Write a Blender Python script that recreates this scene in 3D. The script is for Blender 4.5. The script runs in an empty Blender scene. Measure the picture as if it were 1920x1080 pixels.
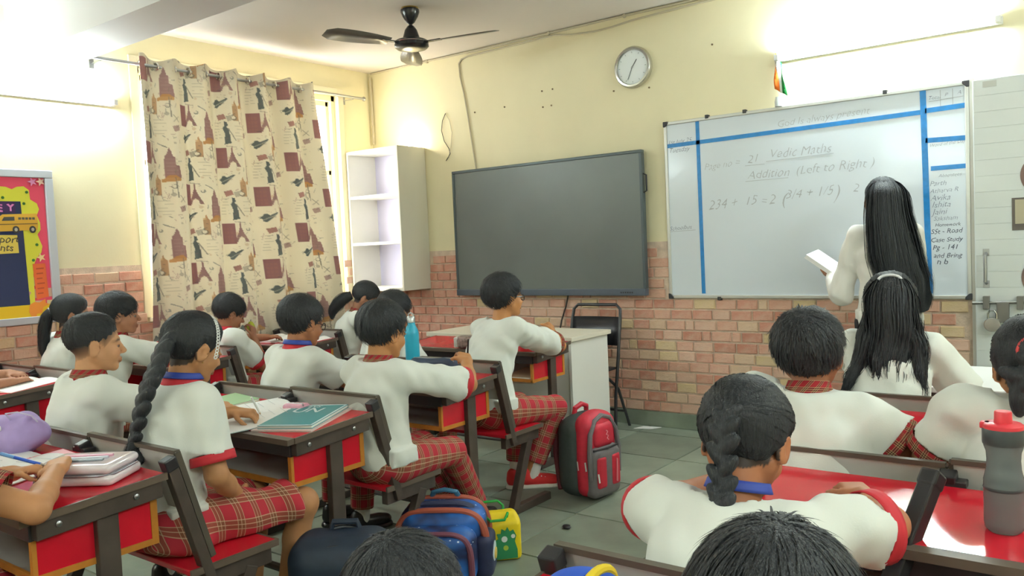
import bpy, bmesh, math, random
import numpy as np
from mathutils import Vector, Matrix

random.seed(7)
rng = np.random.default_rng(7)
SC = bpy.context.scene
COL = SC.collection
PI = math.pi

# ------------------------------------------------------------------ camera, world, exposure
def make_camera():
    yaw, pitch, roll, focal = 0.64637324, 0.05192606, -0.0445119, 1537.03
    f = Vector((-math.sin(yaw) * math.cos(pitch), math.cos(yaw) * math.cos(pitch), -math.sin(pitch)))
    r = Vector((math.cos(yaw), math.sin(yaw), 0))
    u = r.cross(f)
    r2 = r * math.cos(roll) + u * math.sin(roll)
    u2 = -r * math.sin(roll) + u * math.cos(roll)
    cam = bpy.data.cameras.new('camera')
    cam.sensor_width = 36.0
    cam.lens = 36.0 * focal / 1920.0
    cam.clip_start = 0.02
    o = bpy.data.objects.new('camera', cam)
    COL.objects.link(o)
    m = Matrix.Identity(4)
    for i in range(3):
        m[i][0] = r2[i]; m[i][1] = u2[i]; m[i][2] = -f[i]
    m[2][3] = 1.34
    o.matrix_world = m
    SC.camera = o
make_camera()

W = bpy.data.worlds.new('daylight')
SC.world = W
W.use_nodes = True
W.node_tree.nodes['Background'].inputs[0].default_value = (1.0, 0.98, 0.95, 1)
W.node_tree.nodes['Background'].inputs[1].default_value = 14.0

SC.view_settings.view_transform = 'Standard'
SC.view_settings.look = 'None'
SC.view_settings.gamma = 1.0
SC.view_settings.use_curve_mapping = False
SC.view_settings.exposure = 0.22
SC.cycles.max_bounces = 7
SC.cycles.diffuse_bounces = 4
SC.cycles.glossy_bounces = 3
SC.cycles.transmission_bounces = 5
TUBE_POWER = 205.0      # emission strength of every fluorescent tube in the room

# room measures (metres): X along the front wall, Y towards it, Z up
XL, XR, YF, YB, ZC = -5.47, 1.35, 5.25, -2.3, 2.94
ZB = 1.32             # top of the brick dado

# ------------------------------------------------------------------ materials
def srgb(r, g, b):
    def c(v):
        v /= 255.0
        return v / 12.92 if v <= 0.04045 else ((v + 0.055) / 1.055) ** 2.4
    return (c(r), c(g), c(b), 1.0)

MATS = {}
def mat(name, col=(200, 200, 200), rough=0.5, metal=0.0, spec=0.5, noise=None, bump=None, rnd=0.0,
        emit=None, trans=0.0, alpha=1.0, attr=None, coat=0.0, sheen=0.0, transl=0.0, ior=None):
    if name in MATS:
        return MATS[name]
    m = bpy.data.materials.new(name)
    m.use_nodes = True
    nt = m.node_tree
    N = nt.nodes; L = nt.links
    b = N['Principled BSDF']
    c = srgb(*col)
    b.inputs['Base Color'].default_value = c
    b.inputs['Roughness'].default_value = rough
    b.inputs['Metallic'].default_value = metal
    b.inputs['Specular IOR Level'].default_value = spec
    if coat: b.inputs['Coat Weight'].default_value = coat
    if sheen: b.inputs['Sheen Weight'].default_value = sheen
    if trans: b.inputs['Transmission Weight'].default_value = trans
    if ior: b.inputs['IOR'].default_value = ior
    if alpha < 1: b.inputs['Alpha'].default_value = alpha
    if emit:
        b.inputs['Emission Color'].default_value = c
        b.inputs['Emission Strength'].default_value = emit
    tc = N.new('ShaderNodeTexCoord')
    out = None
    if attr:
        a = N.new('ShaderNodeAttribute'); a.attribute_name = attr
        out = a.outputs['Color']
    if noise or rnd:
        mixv = None
        if noise:
            n = N.new('ShaderNodeTexNoise')
            n.inputs['Scale'].default_value = noise[0]
            n.inputs['Detail'].default_value = 5
            L.new(tc.outputs['Object'], n.inputs['Vector'])
            mr = N.new('ShaderNodeMapRange')
            mr.inputs['From Min'].default_value = 0.3; mr.inputs['From Max'].default_value = 0.7
            mr.inputs['To Min'].default_value = 1 - noise[1]; mr.inputs['To Max'].default_value = 1 + noise[1]
            L.new(n.outputs['Fac'], mr.inputs['Value'])
            mixv = mr.outputs['Result']
        if rnd:
            oi = N.new('ShaderNodeObjectInfo')
            mr2 = N.new('ShaderNodeMapRange')
            mr2.inputs['To Min'].default_value = 1 - rnd; mr2.inputs['To Max'].default_value = 1 + rnd
            L.new(oi.outputs['Random'], mr2.inputs['Value'])
            if mixv is None:
                mixv = mr2.outputs['Result']
            else:
                mm = N.new('ShaderNodeMath'); mm.operation = 'MULTIPLY'
                L.new(mixv, mm.inputs[0]); L.new(mr2.outputs['Result'], mm.inputs[1])
                mixv = mm.outputs[0]
        vm = N.new('ShaderNodeVectorMath'); vm.operation = 'SCALE'
        if out is None:
            vm.inputs[0].default_value = c[:3]
        else:
            L.new(out, vm.inputs[0])
        L.new(mixv, vm.inputs['Scale'])
        out = vm.outputs[0]
    if out is not None:
        L.new(out, b.inputs['Base Color'])
    if bump:
        n2 = N.new('ShaderNodeTexNoise')
        n2.inputs['Scale'].default_value = bump[0]
        n2.inputs['Detail'].default_value = 4
        L.new(tc.outputs['Object'], n2.inputs['Vector'])
        bp = N.new('ShaderNodeBump')
        bp.inputs['Strength'].default_value = bump[1]
        bp.inputs['Distance'].default_value = bump[2] if len(bump) > 2 else 0.01
        L.new(n2.outputs['Fac'], bp.inputs['Height'])
        L.new(bp.outputs['Normal'], b.inputs['Normal'])
    if transl:
        t = N.new('ShaderNodeBsdfTranslucent')
        t.inputs['Color'].default_value = c
        if out is not None: L.new(out, t.inputs['Color'])
        mx = N.new('ShaderNodeMixShader'); mx.inputs[0].default_value = transl
        L.new(b.outputs[0], mx.inputs[1]); L.new(t.outputs[0], mx.inputs[2])
        L.new(mx.outputs[0], N['Material Output'].inputs['Surface'])
    MATS[name] = m
    return m

def plaid(name, base, dark, line, period=0.085, attr='cloth_uv'):
    """tartan woven from an attribute holding cloth coordinates in metres"""
    if name in MATS: return MATS[name]
    m = bpy.data.materials.new(name); m.use_nodes = True
    nt = m.node_tree; N = nt.nodes; L = nt.links
    b = N['Principled BSDF']; b.inputs['Roughness'].default_value = 0.85
    b.inputs['Specular IOR Level'].default_value = 0.2
    a = N.new('ShaderNodeAttribute'); a.attribute_name = attr
    sx = N.new('ShaderNodeSeparateXYZ'); L.new(a.outputs['Vector'], sx.inputs[0])
    prev = None
    def band(axis, ramp):
        d = N.new('ShaderNodeMath'); d.operation = 'DIVIDE'; d.inputs[1].default_value = period
        L.new(sx.outputs[axis], d.inputs[0])
        fr = N.new('ShaderNodeMath'); fr.operation = 'FRACT'; L.new(d.outputs[0], fr.inputs[0])
        r = N.new('ShaderNodeValToRGB'); r.color_ramp.interpolation = 'CONSTANT'
        els = r.color_ramp.elements
        els[0].position = ramp[0][0]; els[0].color = (ramp[0][1],) * 3 + (1,)
        els[1].position = ramp[1][0]; els[1].color = (ramp[1][1],) * 3 + (1,)
        for p, v in ramp[2:]:
            e = els.new(p); e.color = (v, v, v, 1)
        L.new(fr.outputs[0], r.inputs['Fac'])
        return r.outputs['Color']
    darkr = [(0.0, 0.0), (0.30, 0.55), (0.70, 0.0)]
    liner = [(0.0, 0.0), (0.30, 0.5), (0.335, 0.0), (0.48, 0.6), (0.51, 0.0), (0.66, 0.5), (0.695, 0.0)]
    col = None
    for ramp, c in ((darkr, dark), (liner, line)):
        for ax in (0, 1):
            f = band(ax, ramp)
            mx = N.new('ShaderNodeMix'); mx.data_type = 'RGBA'
            L.new(f, mx.inputs['Factor'])
            if col is None: mx.inputs['A'].default_value = srgb(*base)
            else: L.new(col, mx.inputs['A'])
            mx.inputs['B'].default_value = srgb(*c)
            col = mx.outputs['Result']
    L.new(col, b.inputs['Base Color'])
    MATS[name] = m
    return m

# ------------------------------------------------------------------ mesh helpers
class MB:
    """collects boxes, bars, tubes and lathes; build() links them as one mesh object"""
    def __init__(s): s.v = []; s.f = []; s.mi = []
    def add(s, vs, fs, mi=0):
        n = len(s.v); s.v += [tuple(p) for p in vs]
        s.f += [tuple(i + n for i in q) for q in fs]; s.mi += [mi] * len(fs); return s
    def box(s, x0, x1, y0, y1, z0, z1, mi=0):
        vs = [(x, y, z) for z in (z0, z1) for y in (y0, y1) for x in (x0, x1)]
        return s.add(vs, [(0, 2, 3, 1), (4, 5, 7, 6), (0, 1, 5, 4), (2, 6, 7, 3), (0, 4, 6, 2), (1, 3, 7, 5)], mi)
    def hexa(s, p, mi=0):   # 8 points: bottom 4 ccw, top 4 ccw
        return s.add(p, [(3, 2, 1, 0), (4, 5, 6, 7), (0, 1, 5, 4), (1, 2, 6, 5), (2, 3, 7, 6), (3, 0, 4, 7)], mi)
    def bar(s, a, b, w, d, up=(0, 0, 1), mi=0):
        """rectangular bar from a to b, w across (perp to up), d along up"""
        a = Vector(a); b = Vector(b); t = (b - a).normalized(); up = Vector(up)
        x = t.cross(up)
        if x.length < 1e-4: x = t.cross(Vector((0, 1, 0)))
        x.normalize(); y = x.cross(t).normalized()
        P = []
        for c in (a, b):
            for sx, sy in ((-1, -1), (1, -1), (1, 1), (-1, 1)):
                P.append(c + x * sx * w / 2 + y * sy * d / 2)
        return s.hexa(P, mi)
    def tube(s, pts, r, n=8, mi=0, closed=False, caps=True):
        pts = [Vector(p) for p in pts]; m = len(pts)
        rr = r if isinstance(r, (list, tuple)) else [r] * m
        vs = []; prev = None
        for i, p in enumerate(pts):
            if closed: t = (pts[(i + 1) % m] - pts[i - 1])
            else: t = pts[min(i + 1, m - 1)] - pts[max(i - 1, 0)]
            t.normalize()
            if prev is None:
                x = t.cross(Vector((0, 0, 1)))
                if x.length < 1e-3: x = t.cross(Vector((0, 1, 0)))
            else:
                x = prev - t * prev.dot(t)
            x.normalize(); prev = x; y = t.cross(x)
            for k in range(n):
                a = 2 * PI * k / n
                vs.append(p + x * math.cos(a) * rr[i] + y * math.sin(a) * rr[i])
        fs = []
        for i in range(m if closed else m - 1):
            j = (i + 1) % m
            for k in range(n):
                fs.append((i * n + k, i * n + (k + 1) % n, j * n + (k + 1) % n, j * n + k))
        if caps and not closed:
            fs.append(tuple(range(n - 1, -1, -1))); fs.append(tuple((m - 1) * n + k for k in range(n)))
        return s.add(vs, fs, mi)
    def lathe(s, prof, n=20, c=(0, 0, 0), axis='z', mi=0, sx=1, sy=1, caps=True):
        vs = []; fs = []; m = len(prof)
        for r, h in prof:
            for k in range(n):
                a = 2 * PI * k / n
                p = (r * math.cos(a) * sx, r * math.sin(a) * sy, h)
                if axis == 'y': p = (p[0], -p[2], p[1])     # h runs towards the room (-Y)
                if axis == 'x': p = (p[2], p[0], p[1])
                vs.append((p[0] + c[0], p[1] + c[1], p[2] + c[2]))
        for i in range(m - 1):
            for k in range(n):
                fs.append((i * n + k, i * n + (k + 1) % n, (i + 1) * n + (k + 1) % n, (i + 1) * n + k))
        if caps and prof[0][0] > 1e-6: fs.append(tuple(range(n - 1, -1, -1)))
        if caps and prof[-1][0] > 1e-6: fs.append(tuple((m - 1) * n + k for k in range(n)))
        return s.add(vs, fs, mi)
    def prism(s, poly, fn, t0, t1, mi=0):
        """polygon (a,b) list pushed from t0 to t1; fn(a,b,t) -> point"""
        n = len(poly)
        vs = [fn(a, b, t0) for a, b in poly] + [fn(a, b, t1) for a, b in poly]
        fs = [tuple(range(n - 1, -1, -1)), tuple(range(n, 2 * n))]
        fs += [(i, (i + 1) % n, n + (i + 1) % n, n + i) for i in range(n)]
        return s.add(vs, fs, mi)
    def build(s, name, m, parent=None, smooth=False, bevel=0.0, seg=2, loc=None, rot=None, solid=0):
        me = bpy.data.meshes.new(name)
        me.from_pydata(s.v, [], s.f)
        ms = m if isinstance(m, (list, tuple)) else [m]
        for k in ms: me.materials.append(k)
        if len(ms) > 1: me.polygons.foreach_set('material_index', s.mi)
        fix_normals(me)
        if smooth: shade(me)
        o = link(name, me, parent)
        if loc: o.location = loc
        if rot: o.rotation_euler = rot
        if solid:
            md = o.modifiers.new('solid', 'SOLIDIFY'); md.thickness = solid; md.offset = 0
        if bevel:
            md = o.modifiers.new('bevel', 'BEVEL'); md.width = bevel; md.segments = seg
            md.limit_method = 'ANGLE'; md.angle_limit = 0.6
        return o

def fix_normals(me):
    bm = bmesh.new(); bm.from_mesh(me)
    bmesh.ops.recalc_face_normals(bm, faces=bm.faces)
    bm.to_mesh(me); bm.free()
def shade(me, angle=0.7):
    me.polygons.foreach_set('use_smooth', [True] * len(me.polygons))
    try:
        me.set_sharp_from_angle(angle=angle)
    except Exception:
        pass
def link(name, data, parent=None):
    o = bpy.data.objects.new(name, data)
    COL.objects.link(o)
    if parent is not None: o.parent = parent
    return o
def tag(o, label, cat, group=None):
    o['label'] = label; o['category'] = cat
    if group: o['group'] = group
    return o
def struct(o, label=None):
    o['kind'] = 'structure'
    if label: o['label'] = label
    return o
def thing(name, label, cat, loc=(0, 0, 0), rotz=0.0, group=None, rot=None):
    o = bpy.data.objects.new(name, None); COL.objects.link(o)
    o.empty_display_size = 0.1
    o.location = loc; o.rotation_euler = rot if rot else (0, 0, rotz)
    return tag(o, label, cat, group)
def copy_tree(o, parent=None):
    c = o.copy(); COL.objects.link(c)
    if parent is not None: c.parent = parent
    for ch in [x for x in o.children]:
        copy_tree(ch, c)
    return c

def text_mesh(items, name, m, parent, fn, shear=0.25, weight=0.0, spacing=1.0):
    """items: (string, a, b, size, slope). The flat outlines of the letters, mapped by fn(a,b)->point"""
    for it in items:
        mb = MB()
        s, a0, b0, size, slope = it[:5]
        cu = bpy.data.curves.new('t', 'FONT'); cu.body = s; cu.size = size; cu.shear = shear
        cu.space_character = spacing; cu.offset = weight; cu.resolution_u = 3
        o = bpy.data.objects.new('t', cu); COL.objects.link(o)
        bpy.context.view_layer.update()
        me = o.to_mesh()
        vs = [v.co.copy() for v in me.vertices]; fs = [tuple(p.vertices) for p in me.polygons]
        o.to_mesh_clear(); bpy.data.objects.remove(o); bpy.data.curves.remove(cu)
        jit = random.uniform(-1, 1)
        mb.add([fn(a0 + v.x, b0 + v.y + slope * v.x + 0.05 * size * math.sin(9 * v.x / size + jit)) for v in vs], fs)
        mb.build(name, m, parent)

# ------------------------------------------------------------------ distance-field modelling (bodies, cloth, bags)
class Field:
    def __init__(s, lo, hi, h):
        s.h = h; s.lo = np.array(lo, float)
        n = np.ceil((np.array(hi) - s.lo) / h).astype(int) + 1
        s.n = n
        s.ax = [s.lo[i] + h * np.arange(n[i]) for i in range(3)]
        s.d = np.full(tuple(n), 1.0, np.float32)
    def sub(s, lo, hi):
        sl = []
        for i in range(3):
            a = int(max(0, math.floor((lo[i] - s.lo[i]) / s.h))); b = int(min(s.n[i], math.ceil((hi[i] - s.lo[i]) / s.h) + 1))
            if b <= a: return None, None
            sl.append(slice(a, b))
        X = s.ax[0][sl[0]][:, None, None]; Y = s.ax[1][sl[1]][None, :, None]; Z = s.ax[2][sl[2]][None, None, :]
        return tuple(sl), (X, Y, Z)
    def put(s, fn, lo, hi, k=0.01, op='u'):
        m = k + 3 * s.h
        sl, P = s.sub(np.array(lo) - m, np.array(hi) + m)
        if sl is None: return s
        b = fn(*P).astype(np.float32); a = s.d[sl]
        b = np.broadcast_to(b, a.shape)
        if op == 'u':
            if k <= 0: s.d[sl] = np.minimum(a, b)
            else:
                hh = np.clip(0.5 + 0.5 * (a - b) / k, 0, 1)
                s.d[sl] = a + (b - a) * hh - k * hh * (1 - hh)
        else:
            if k <= 0: s.d[sl] = np.maximum(a, -b)
            else:
                hh = np.clip(0.5 - 0.5 * (a + b) / k, 0, 1)
                s.d[sl] = a + (-b - a) * hh + k * hh * (1 - hh)
        return s
    def cone(s, a, b, ra, rb, k=0.01, op='u', cut=None):
        a = np.array(a, float); b = np.array(b, float); ba = b - a; L2 = max(ba @ ba, 1e-9); R = max(ra, rb)
        def fn(X, Y, Z):
            px, py, pz = X - a[0], Y - a[1], Z - a[2]
            t = np.clip((px * ba[0] + py * ba[1] + pz * ba[2]) / L2, 0, 1)
            d = np.sqrt((px - t * ba[0]) ** 2 + (py - t * ba[1]) ** 2 + (pz - t * ba[2]) ** 2) - (ra + (rb - ra) * t)
            if cut is not None:
                c, n = cut
                d = np.maximum(d, (X - c[0]) * n[0] + (Y - c[1]) * n[1] + (Z - c[2]) * n[2])
            return d
        return s.put(fn, np.minimum(a, b) - R, np.maximum(a, b) + R, k, op)
    def ell(s, c, r, R=None, k=0.01, op='u'):
        c = np.array(c, float); r = np.array(r, float)
        M = np.eye(3) if R is None else np.array(R)          # columns: local axes
        ext = np.abs(M) @ r
        def fn(X, Y, Z):
            px, py, pz = X - c[0], Y - c[1], Z - c[2]
            q = [px * M[0, i] + py * M[1, i] + pz * M[2, i] for i in range(3)]
            k0 = np.sqrt(sum((q[i] / r[i]) ** 2 for i in range(3)))
            k1 = np.sqrt(sum((q[i] / r[i] ** 2) ** 2 for i in range(3))) + 1e-9
            return k0 * (k0 - 1) / k1
        return s.put(fn, c - ext, c + ext, k, op)
    def box(s, c, half, rad=0.01, R=None, k=0.01, op='u'):
        c = np.array(c, float); hf = np.array(half, float) - rad
        M = np.eye(3) if R is None else np.array(R)
        ext = np.abs(M) @ np.array(half, float)
        def fn(X, Y, Z):
            px, py, pz = X - c[0], Y - c[1], Z - c[2]
            q = [np.abs(px * M[0, i] + py * M[1, i] + pz * M[2, i]) - hf[i] for i in range(3)]
            o = np.sqrt(sum(np.maximum(v, 0) ** 2 for v in q))
            return o + np.minimum(np.maximum(np.maximum(q[0], q[1]), q[2]), 0) - rad
        return s.put(fn, c - ext, c + ext, k, op)
    def cutplane(s, c, n):
        """remove the side the normal points to"""
        X, Y, Z = s.ax[0][:, None, None], s.ax[1][None, :, None], s.ax[2][None, None, :]
        s.d = np.maximum(s.d, ((X - c[0]) * n[0] + (Y - c[1]) * n[1] + (Z - c[2]) * n[2]).astype(np.float32))
        return s
    def folds(s, amp, freq=(30, 18), seed=0, aniso=(1, 1, 0.5)):
        r = np.random.default_rng(seed)
        X, Y, Z = s.ax[0][:, None, None] * aniso[0], s.ax[1][None, :, None] * aniso[1], s.ax[2][None, None, :] * aniso[2]
        w = 0.6 * np.sin(7 * X + 9 * Z + r.uniform(0, 6)) + 0.6 * np.sin(8 * Y - 6 * Z + r.uniform(0, 6))
        t = 0
        for i in range(4):
            v = r.normal(size=3); v /= np.linalg.norm(v)
            f = freq[0] + (freq[1] - freq[0]) * i / 3
            t = t + np.sin(f * (v[0] * X + v[1] * Y + v[2] * Z) + 2.2 * w + r.uniform(0, 6)) / 4
        s.d = s.d + (amp * t).astype(np.float32)
        return s
    def mesh(s, smooth=1):
        d = s.d; sg = d < 0
        nx, ny, nz = d.shape
        cnt = np.zeros((nx - 1, ny - 1, nz - 1), np.uint8)
        for i in (0, 1):
            for j in (0, 1):
                for k in (0, 1):
                    cnt += sg[i:nx - 1 + i, j:ny - 1 + j, k:nz - 1 + k]
        act = (cnt > 0) & (cnt < 8)
        I = np.argwhere(act)
        if len(I) == 0: return np.zeros((0, 3)), np.zeros((0, 4), int)
        idx = np.full(act.shape, -1, np.int64); idx[act] = np.arange(len(I))
        acc = np.zeros((len(I), 3)); num = np.zeros(len(I))
        cor = [(i, j, k) for i in (0, 1) for j in (0, 1) for k in (0, 1)]
        val = {c: d[I[:, 0] + c[0], I[:, 1] + c[1], I[:, 2] + c[2]] for c in cor}
        for c in cor:
            for ax in range(3):
                if c[ax] == 0:
                    e = list(c); e[ax] = 1; e = tuple(e)
                    a, b = val[c], val[e]
                    m = (a < 0) != (b < 0)
                    t = np.where(m, a / np.where(a == b, 1, a - b), 0)
                    p = np.array(c, float)[None, :] + np.zeros((len(I), 3)); p[:, ax] = t
                    acc[m] += p[m]; num[m] += 1
        V = s.lo + s.h * (I + acc / num[:, None])
        Q = []
        for ax in range(3):
            a = [slice(None)] * 3; b = [slice(None)] * 3
            a[ax] = slice(0, -1); b[ax] = slice(1, None)
            o1, o2 = [x for x in range(3) if x != ax]
            s0 = sg[tuple(a)]; s1 = sg[tuple(b)]
            E = np.argwhere(s0 != s1)
            E = E[(E[:, o1] > 0) & (E[:, o2] > 0) & (E[:, o1] < d.shape[o1] - 1) & (E[:, o2] < d.shape[o2] - 1)]
            q = []
            for u, v in ((-1, -1), (0, -1), (0, 0), (-1, 0)):
                c = E.copy(); c[:, o1] += u; c[:, o2] += v
                q.append(idx[c[:, 0], c[:, 1], c[:, 2]])
            q = np.stack(q, 1)
            flip = s0[E[:, 0], E[:, 1], E[:, 2]]
            if ax == 1: flip = ~flip
            q[~flip] = q[~flip][:, ::-1]
            Q.append(q)
        Q = np.concatenate(Q)
        Q = Q[(Q >= 0).all(1)]
        for _ in range(smooth):
            ss = np.zeros_like(V); cn = np.zeros(len(V))
            for i in range(4):
                j = (i + 1) % 4
                for p, q in ((Q[:, i], Q[:, j]), (Q[:, j], Q[:, i])):
                    cn += np.bincount(p, minlength=len(V))
                    for ax in range(3): ss[:, ax] += np.bincount(p, V[q][:, ax], len(V))
            V = 0.45 * V + 0.55 * ss / np.maximum(cn, 1)[:, None]
        return V, Q

def np_mesh(name, V, Q, m, parent=None, colors=None, uv=None, smooth=True, tris=None):
    me = bpy.data.meshes.new(name)
    nv = len(V); nq = len(Q)
    me.vertices.add(nv); me.vertices.foreach_set('co', np.asarray(V, np.float32).ravel())
    w = Q.shape[1]
    me.loops.add(nq * w); me.loops.foreach_set('vertex_index', np.asarray(Q, np.int32).ravel())
    me.polygons.add(nq)
    me.polygons.foreach_set('loop_start', np.arange(0, nq * w, w, dtype=np.int32))
    me.update(calc_edges=True); me.validate()
    if smooth: me.polygons.foreach_set('use_smooth', np.ones(len(me.polygons), bool))
    if colors is not None:
        a = me.attributes.new('tint', 'FLOAT_COLOR', 'POINT')
        c = np.ones((nv, 4), np.float32); c[:, :3] = colors
        a.data.foreach_set('color', c.ravel())
    if uv is not None:
        a = me.attributes.new('cloth_uv', 'FLOAT_VECTOR', 'POINT')
        c = np.zeros((nv, 3), np.float32); c[:, :uv.shape[1]] = uv
        a.data.foreach_set('vector', c.ravel())
    for k in (m if isinstance(m, (list, tuple)) else [m]): me.materials.append(k)
    return link(name, me, parent)
# ------------------------------------------------------------------ materials used across the room
M_WALL = mat('cream_paint', (238, 229, 192), 0.62, noise=(3, 0.03), bump=(60, 0.05))
M_CEIL = mat('ceiling_paint', (222, 214, 206), 0.8, noise=(2, 0.02))
M_BEAM = mat('beam_paint', (226, 224, 224), 0.7, noise=(2, 0.02))
M_MORTAR = mat('mortar', (220, 198, 178), 0.95, noise=(20, 0.15), bump=(120, 0.4))
M_STONE = mat('kota_stone', (134, 144, 128), 0.36, noise=(4, 0.22), rnd=0.22, bump=(30, 0.05))
M_GROUT = mat('floor_joint', (140, 138, 118), 0.8)
M_RED = mat('red_laminate', (206, 30, 48), 0.14, noise=(5, 0.06), spec=0.5)
M_WOOD = mat('orange_wood_edge', (190, 122, 42), 0.5, noise=(25, 0.12))
M_DARK = mat('dark_brown_steel', (74, 64, 58), 0.42, noise=(12, 0.2), spec=0.4)
M_BLACK = mat('black_steel', (44, 43, 46), 0.35, spec=0.5)
M_PANEL = mat('grey_laminate', (204, 203, 196), 0.4, noise=(8, 0.05))
M_SHELF = mat('shelf_laminate', (176, 172, 165), 0.6, noise=(8, 0.08))
M_WHITE = mat('white_laminate', (232, 230, 222), 0.4, noise=(3, 0.02))
M_PAPER = mat('paper', (244, 242, 238), 0.8)
M_CHROME = mat('chrome', (215, 215, 215), 0.18, metal=1.0)
M_STEEL = mat('satin_steel', (175, 176, 178), 0.32, metal=1.0)
M_CABLE = mat('white_conduit', (196, 186, 160), 0.5)
M_INK = mat('marker_ink', (120, 122, 128), 0.7)
M_INK2 = mat('dark_marker_ink', (70, 78, 96), 0.7)

def brick_mat():
    m = bpy.data.materials.new('fired_brick'); m.use_nodes = True
    nt = m.node_tree; N = nt.nodes; L = nt.links
    b = N['Principled BSDF']; b.inputs['Roughness'].default_value = 0.85; b.inputs['Specular IOR Level'].default_value = 0.25
    oi = N.new('ShaderNodeObjectInfo')
    r = N.new('ShaderNodeValToRGB')
    cols = [(0, (198, 138, 118)), (0.16, (210, 152, 132)), (0.36, (218, 168, 146)), (0.54, (222, 182, 160)), (0.72, (220, 188, 160)), (0.86, (220, 194, 152))]
    r.color_ramp.interpolation = 'CONSTANT'
    e = r.color_ramp.elements
    e[0].position = 0; e[0].color = srgb(*cols[0][1]); e[1].position = cols[1][0]; e[1].color = srgb(*cols[1][1])
    for p, c in cols[2:]:
        x = e.new(p); x.color = srgb(*c)
    L.new(oi.outputs['Random'], r.inputs['Fac'])
    tc = N.new('ShaderNodeTexCoord'); n = N.new('ShaderNodeTexNoise'); n.inputs['Scale'].default_value = 14; n.inputs['Detail'].default_value = 6
    L.new(tc.outputs['Object'], n.inputs['Vector'])
    mr = N.new('ShaderNodeMapRange'); mr.inputs['From Min'].default_value = 0.42; mr.inputs['From Max'].default_value = 0.75
    mr.inputs['To Max'].default_value = 0.55
    L.new(n.outputs['Fac'], mr.inputs['Value'])
    mx = N.new('ShaderNodeMix'); mx.data_type = 'RGBA'
    L.new(mr.outputs['Result'], mx.inputs['Factor']); L.new(r.outputs['Color'], mx.inputs['A'])
    mx.inputs['B'].default_value = srgb(226, 200, 178)
    L.new(mx.outputs['Result'], b.inputs['Base Color'])
    bp = N.new('ShaderNodeBump'); bp.inputs['Strength'].default_value = 0.4; bp.inputs['Distance'].default_value = 0.006
    n2 = N.new('ShaderNodeTexNoise'); n2.inputs['Scale'].default_value = 70
    L.new(tc.outputs['Object'], n2.inputs['Vector']); L.new(n2.outputs['Fac'], bp.inputs['Height']); L.new(bp.outputs['Normal'], b.inputs['Normal'])
    return m
M_BRICK = brick_mat()

# ------------------------------------------------------------------ room shell
floor = struct(MB().box(XL - 0.3, XR + 0.3, YB - 0.3, YF + 0.3, -0.12, -0.006).build('floor', M_GROUT), 'grey stone slab floor')
def slab_mesh():
    out = []
    for k in range(3):
        mb = MB()
        s = 0.2785 - 0.001 * k
        mb.hexa([(-s, -s, -0.02), (s, -s, -0.02), (s, s, -0.02), (-s, s, -0.02), (-s + 0.002, -s + 0.002, 0), (s - 0.002, -s + 0.002, 0), (s - 0.002, s - 0.002, 0), (-s + 0.002, s - 0.002, 0)])
        o = mb.build('floor_slab', M_STONE, floor); out.append(o.data); bpy.data.objects.remove(o)
    return out
SL = slab_mesh(); k = 0
for i in range(-6, 7):
    for j in range(-5, 11):
        x = -2.194 + 0.28 + i * 0.563; y = 3.352 - 0.28 + j * 0.563
        if XL - 0.28 < x < XR + 0.28 and YB - 0.28 < y < YF + 0.28:
            o = link('floor_slab', SL[k % 3], floor); o.location = (x, y, 0); k += 1

struct(MB().box(XL - 0.3, XR + 0.3, YB - 0.3, YF + 0.3, ZC, ZC + 0.15).build('ceiling', M_CEIL))
struct(MB().box(XL, XR, 2.24, 2.56, 2.60, ZC).build('ceiling_beam', M_BEAM))
wall_front = struct(MB().box(XL - 0.25, XR + 0.25, YF, YF + 0.2, 0, ZC).build('wall_front', M_WALL))
wl = MB()
WY0, WY1, WZ0, WZ1 = 3.06, 4.86, 0.95, 2.70
wl.box(XL - 0.23, XL, YB - 0.2, WY0, 0, ZC); wl.box(XL - 0.23, XL, WY1, YF + 0.2, 0, ZC)
wl.box(XL - 0.23, XL, WY0, WY1, 0, WZ0); wl.box(XL - 0.23, XL, WY0, WY1, WZ1, ZC)
wall_left = struct(wl.build('wall_left', M_WALL))
wall_right = struct(MB().box(XR, XR + 0.2, YB - 0.2, YF + 0.2, 0, ZC).build('wall_right', M_WALL))
wall_back = struct(MB().box(XL - 0.2, XR + 0.2, YB - 0.2, YB, 0, ZC).build('wall_back', M_WALL))
struct(MB().box(XL, -0.70, YF - 0.016, YF, 0, 0.108).build('baseboard_front', M_STONE, bevel=0.003))
struct(MB().box(XL, XL + 0.016, YB, YF - 0.016, 0, 0.108).build('baseboard_left', M_STONE, bevel=0.003))
MB().box(XL, -0.705, YF - 0.004, YF, 0.108, ZB).build('mortar_bed', M_MORTAR, wall_front)
MB().box(XL, XL + 0.004, YB, WY0 - 0.05, 0.108, ZB).box(XL, XL + 0.004, WY1 + 0.05, YF, 0.108, ZB).box(XL, XL + 0.004, WY0 - 0.05, WY1 + 0.05, 0.108, WZ0 - 0.03).build('mortar_bed', M_MORTAR, wall_left)

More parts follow.
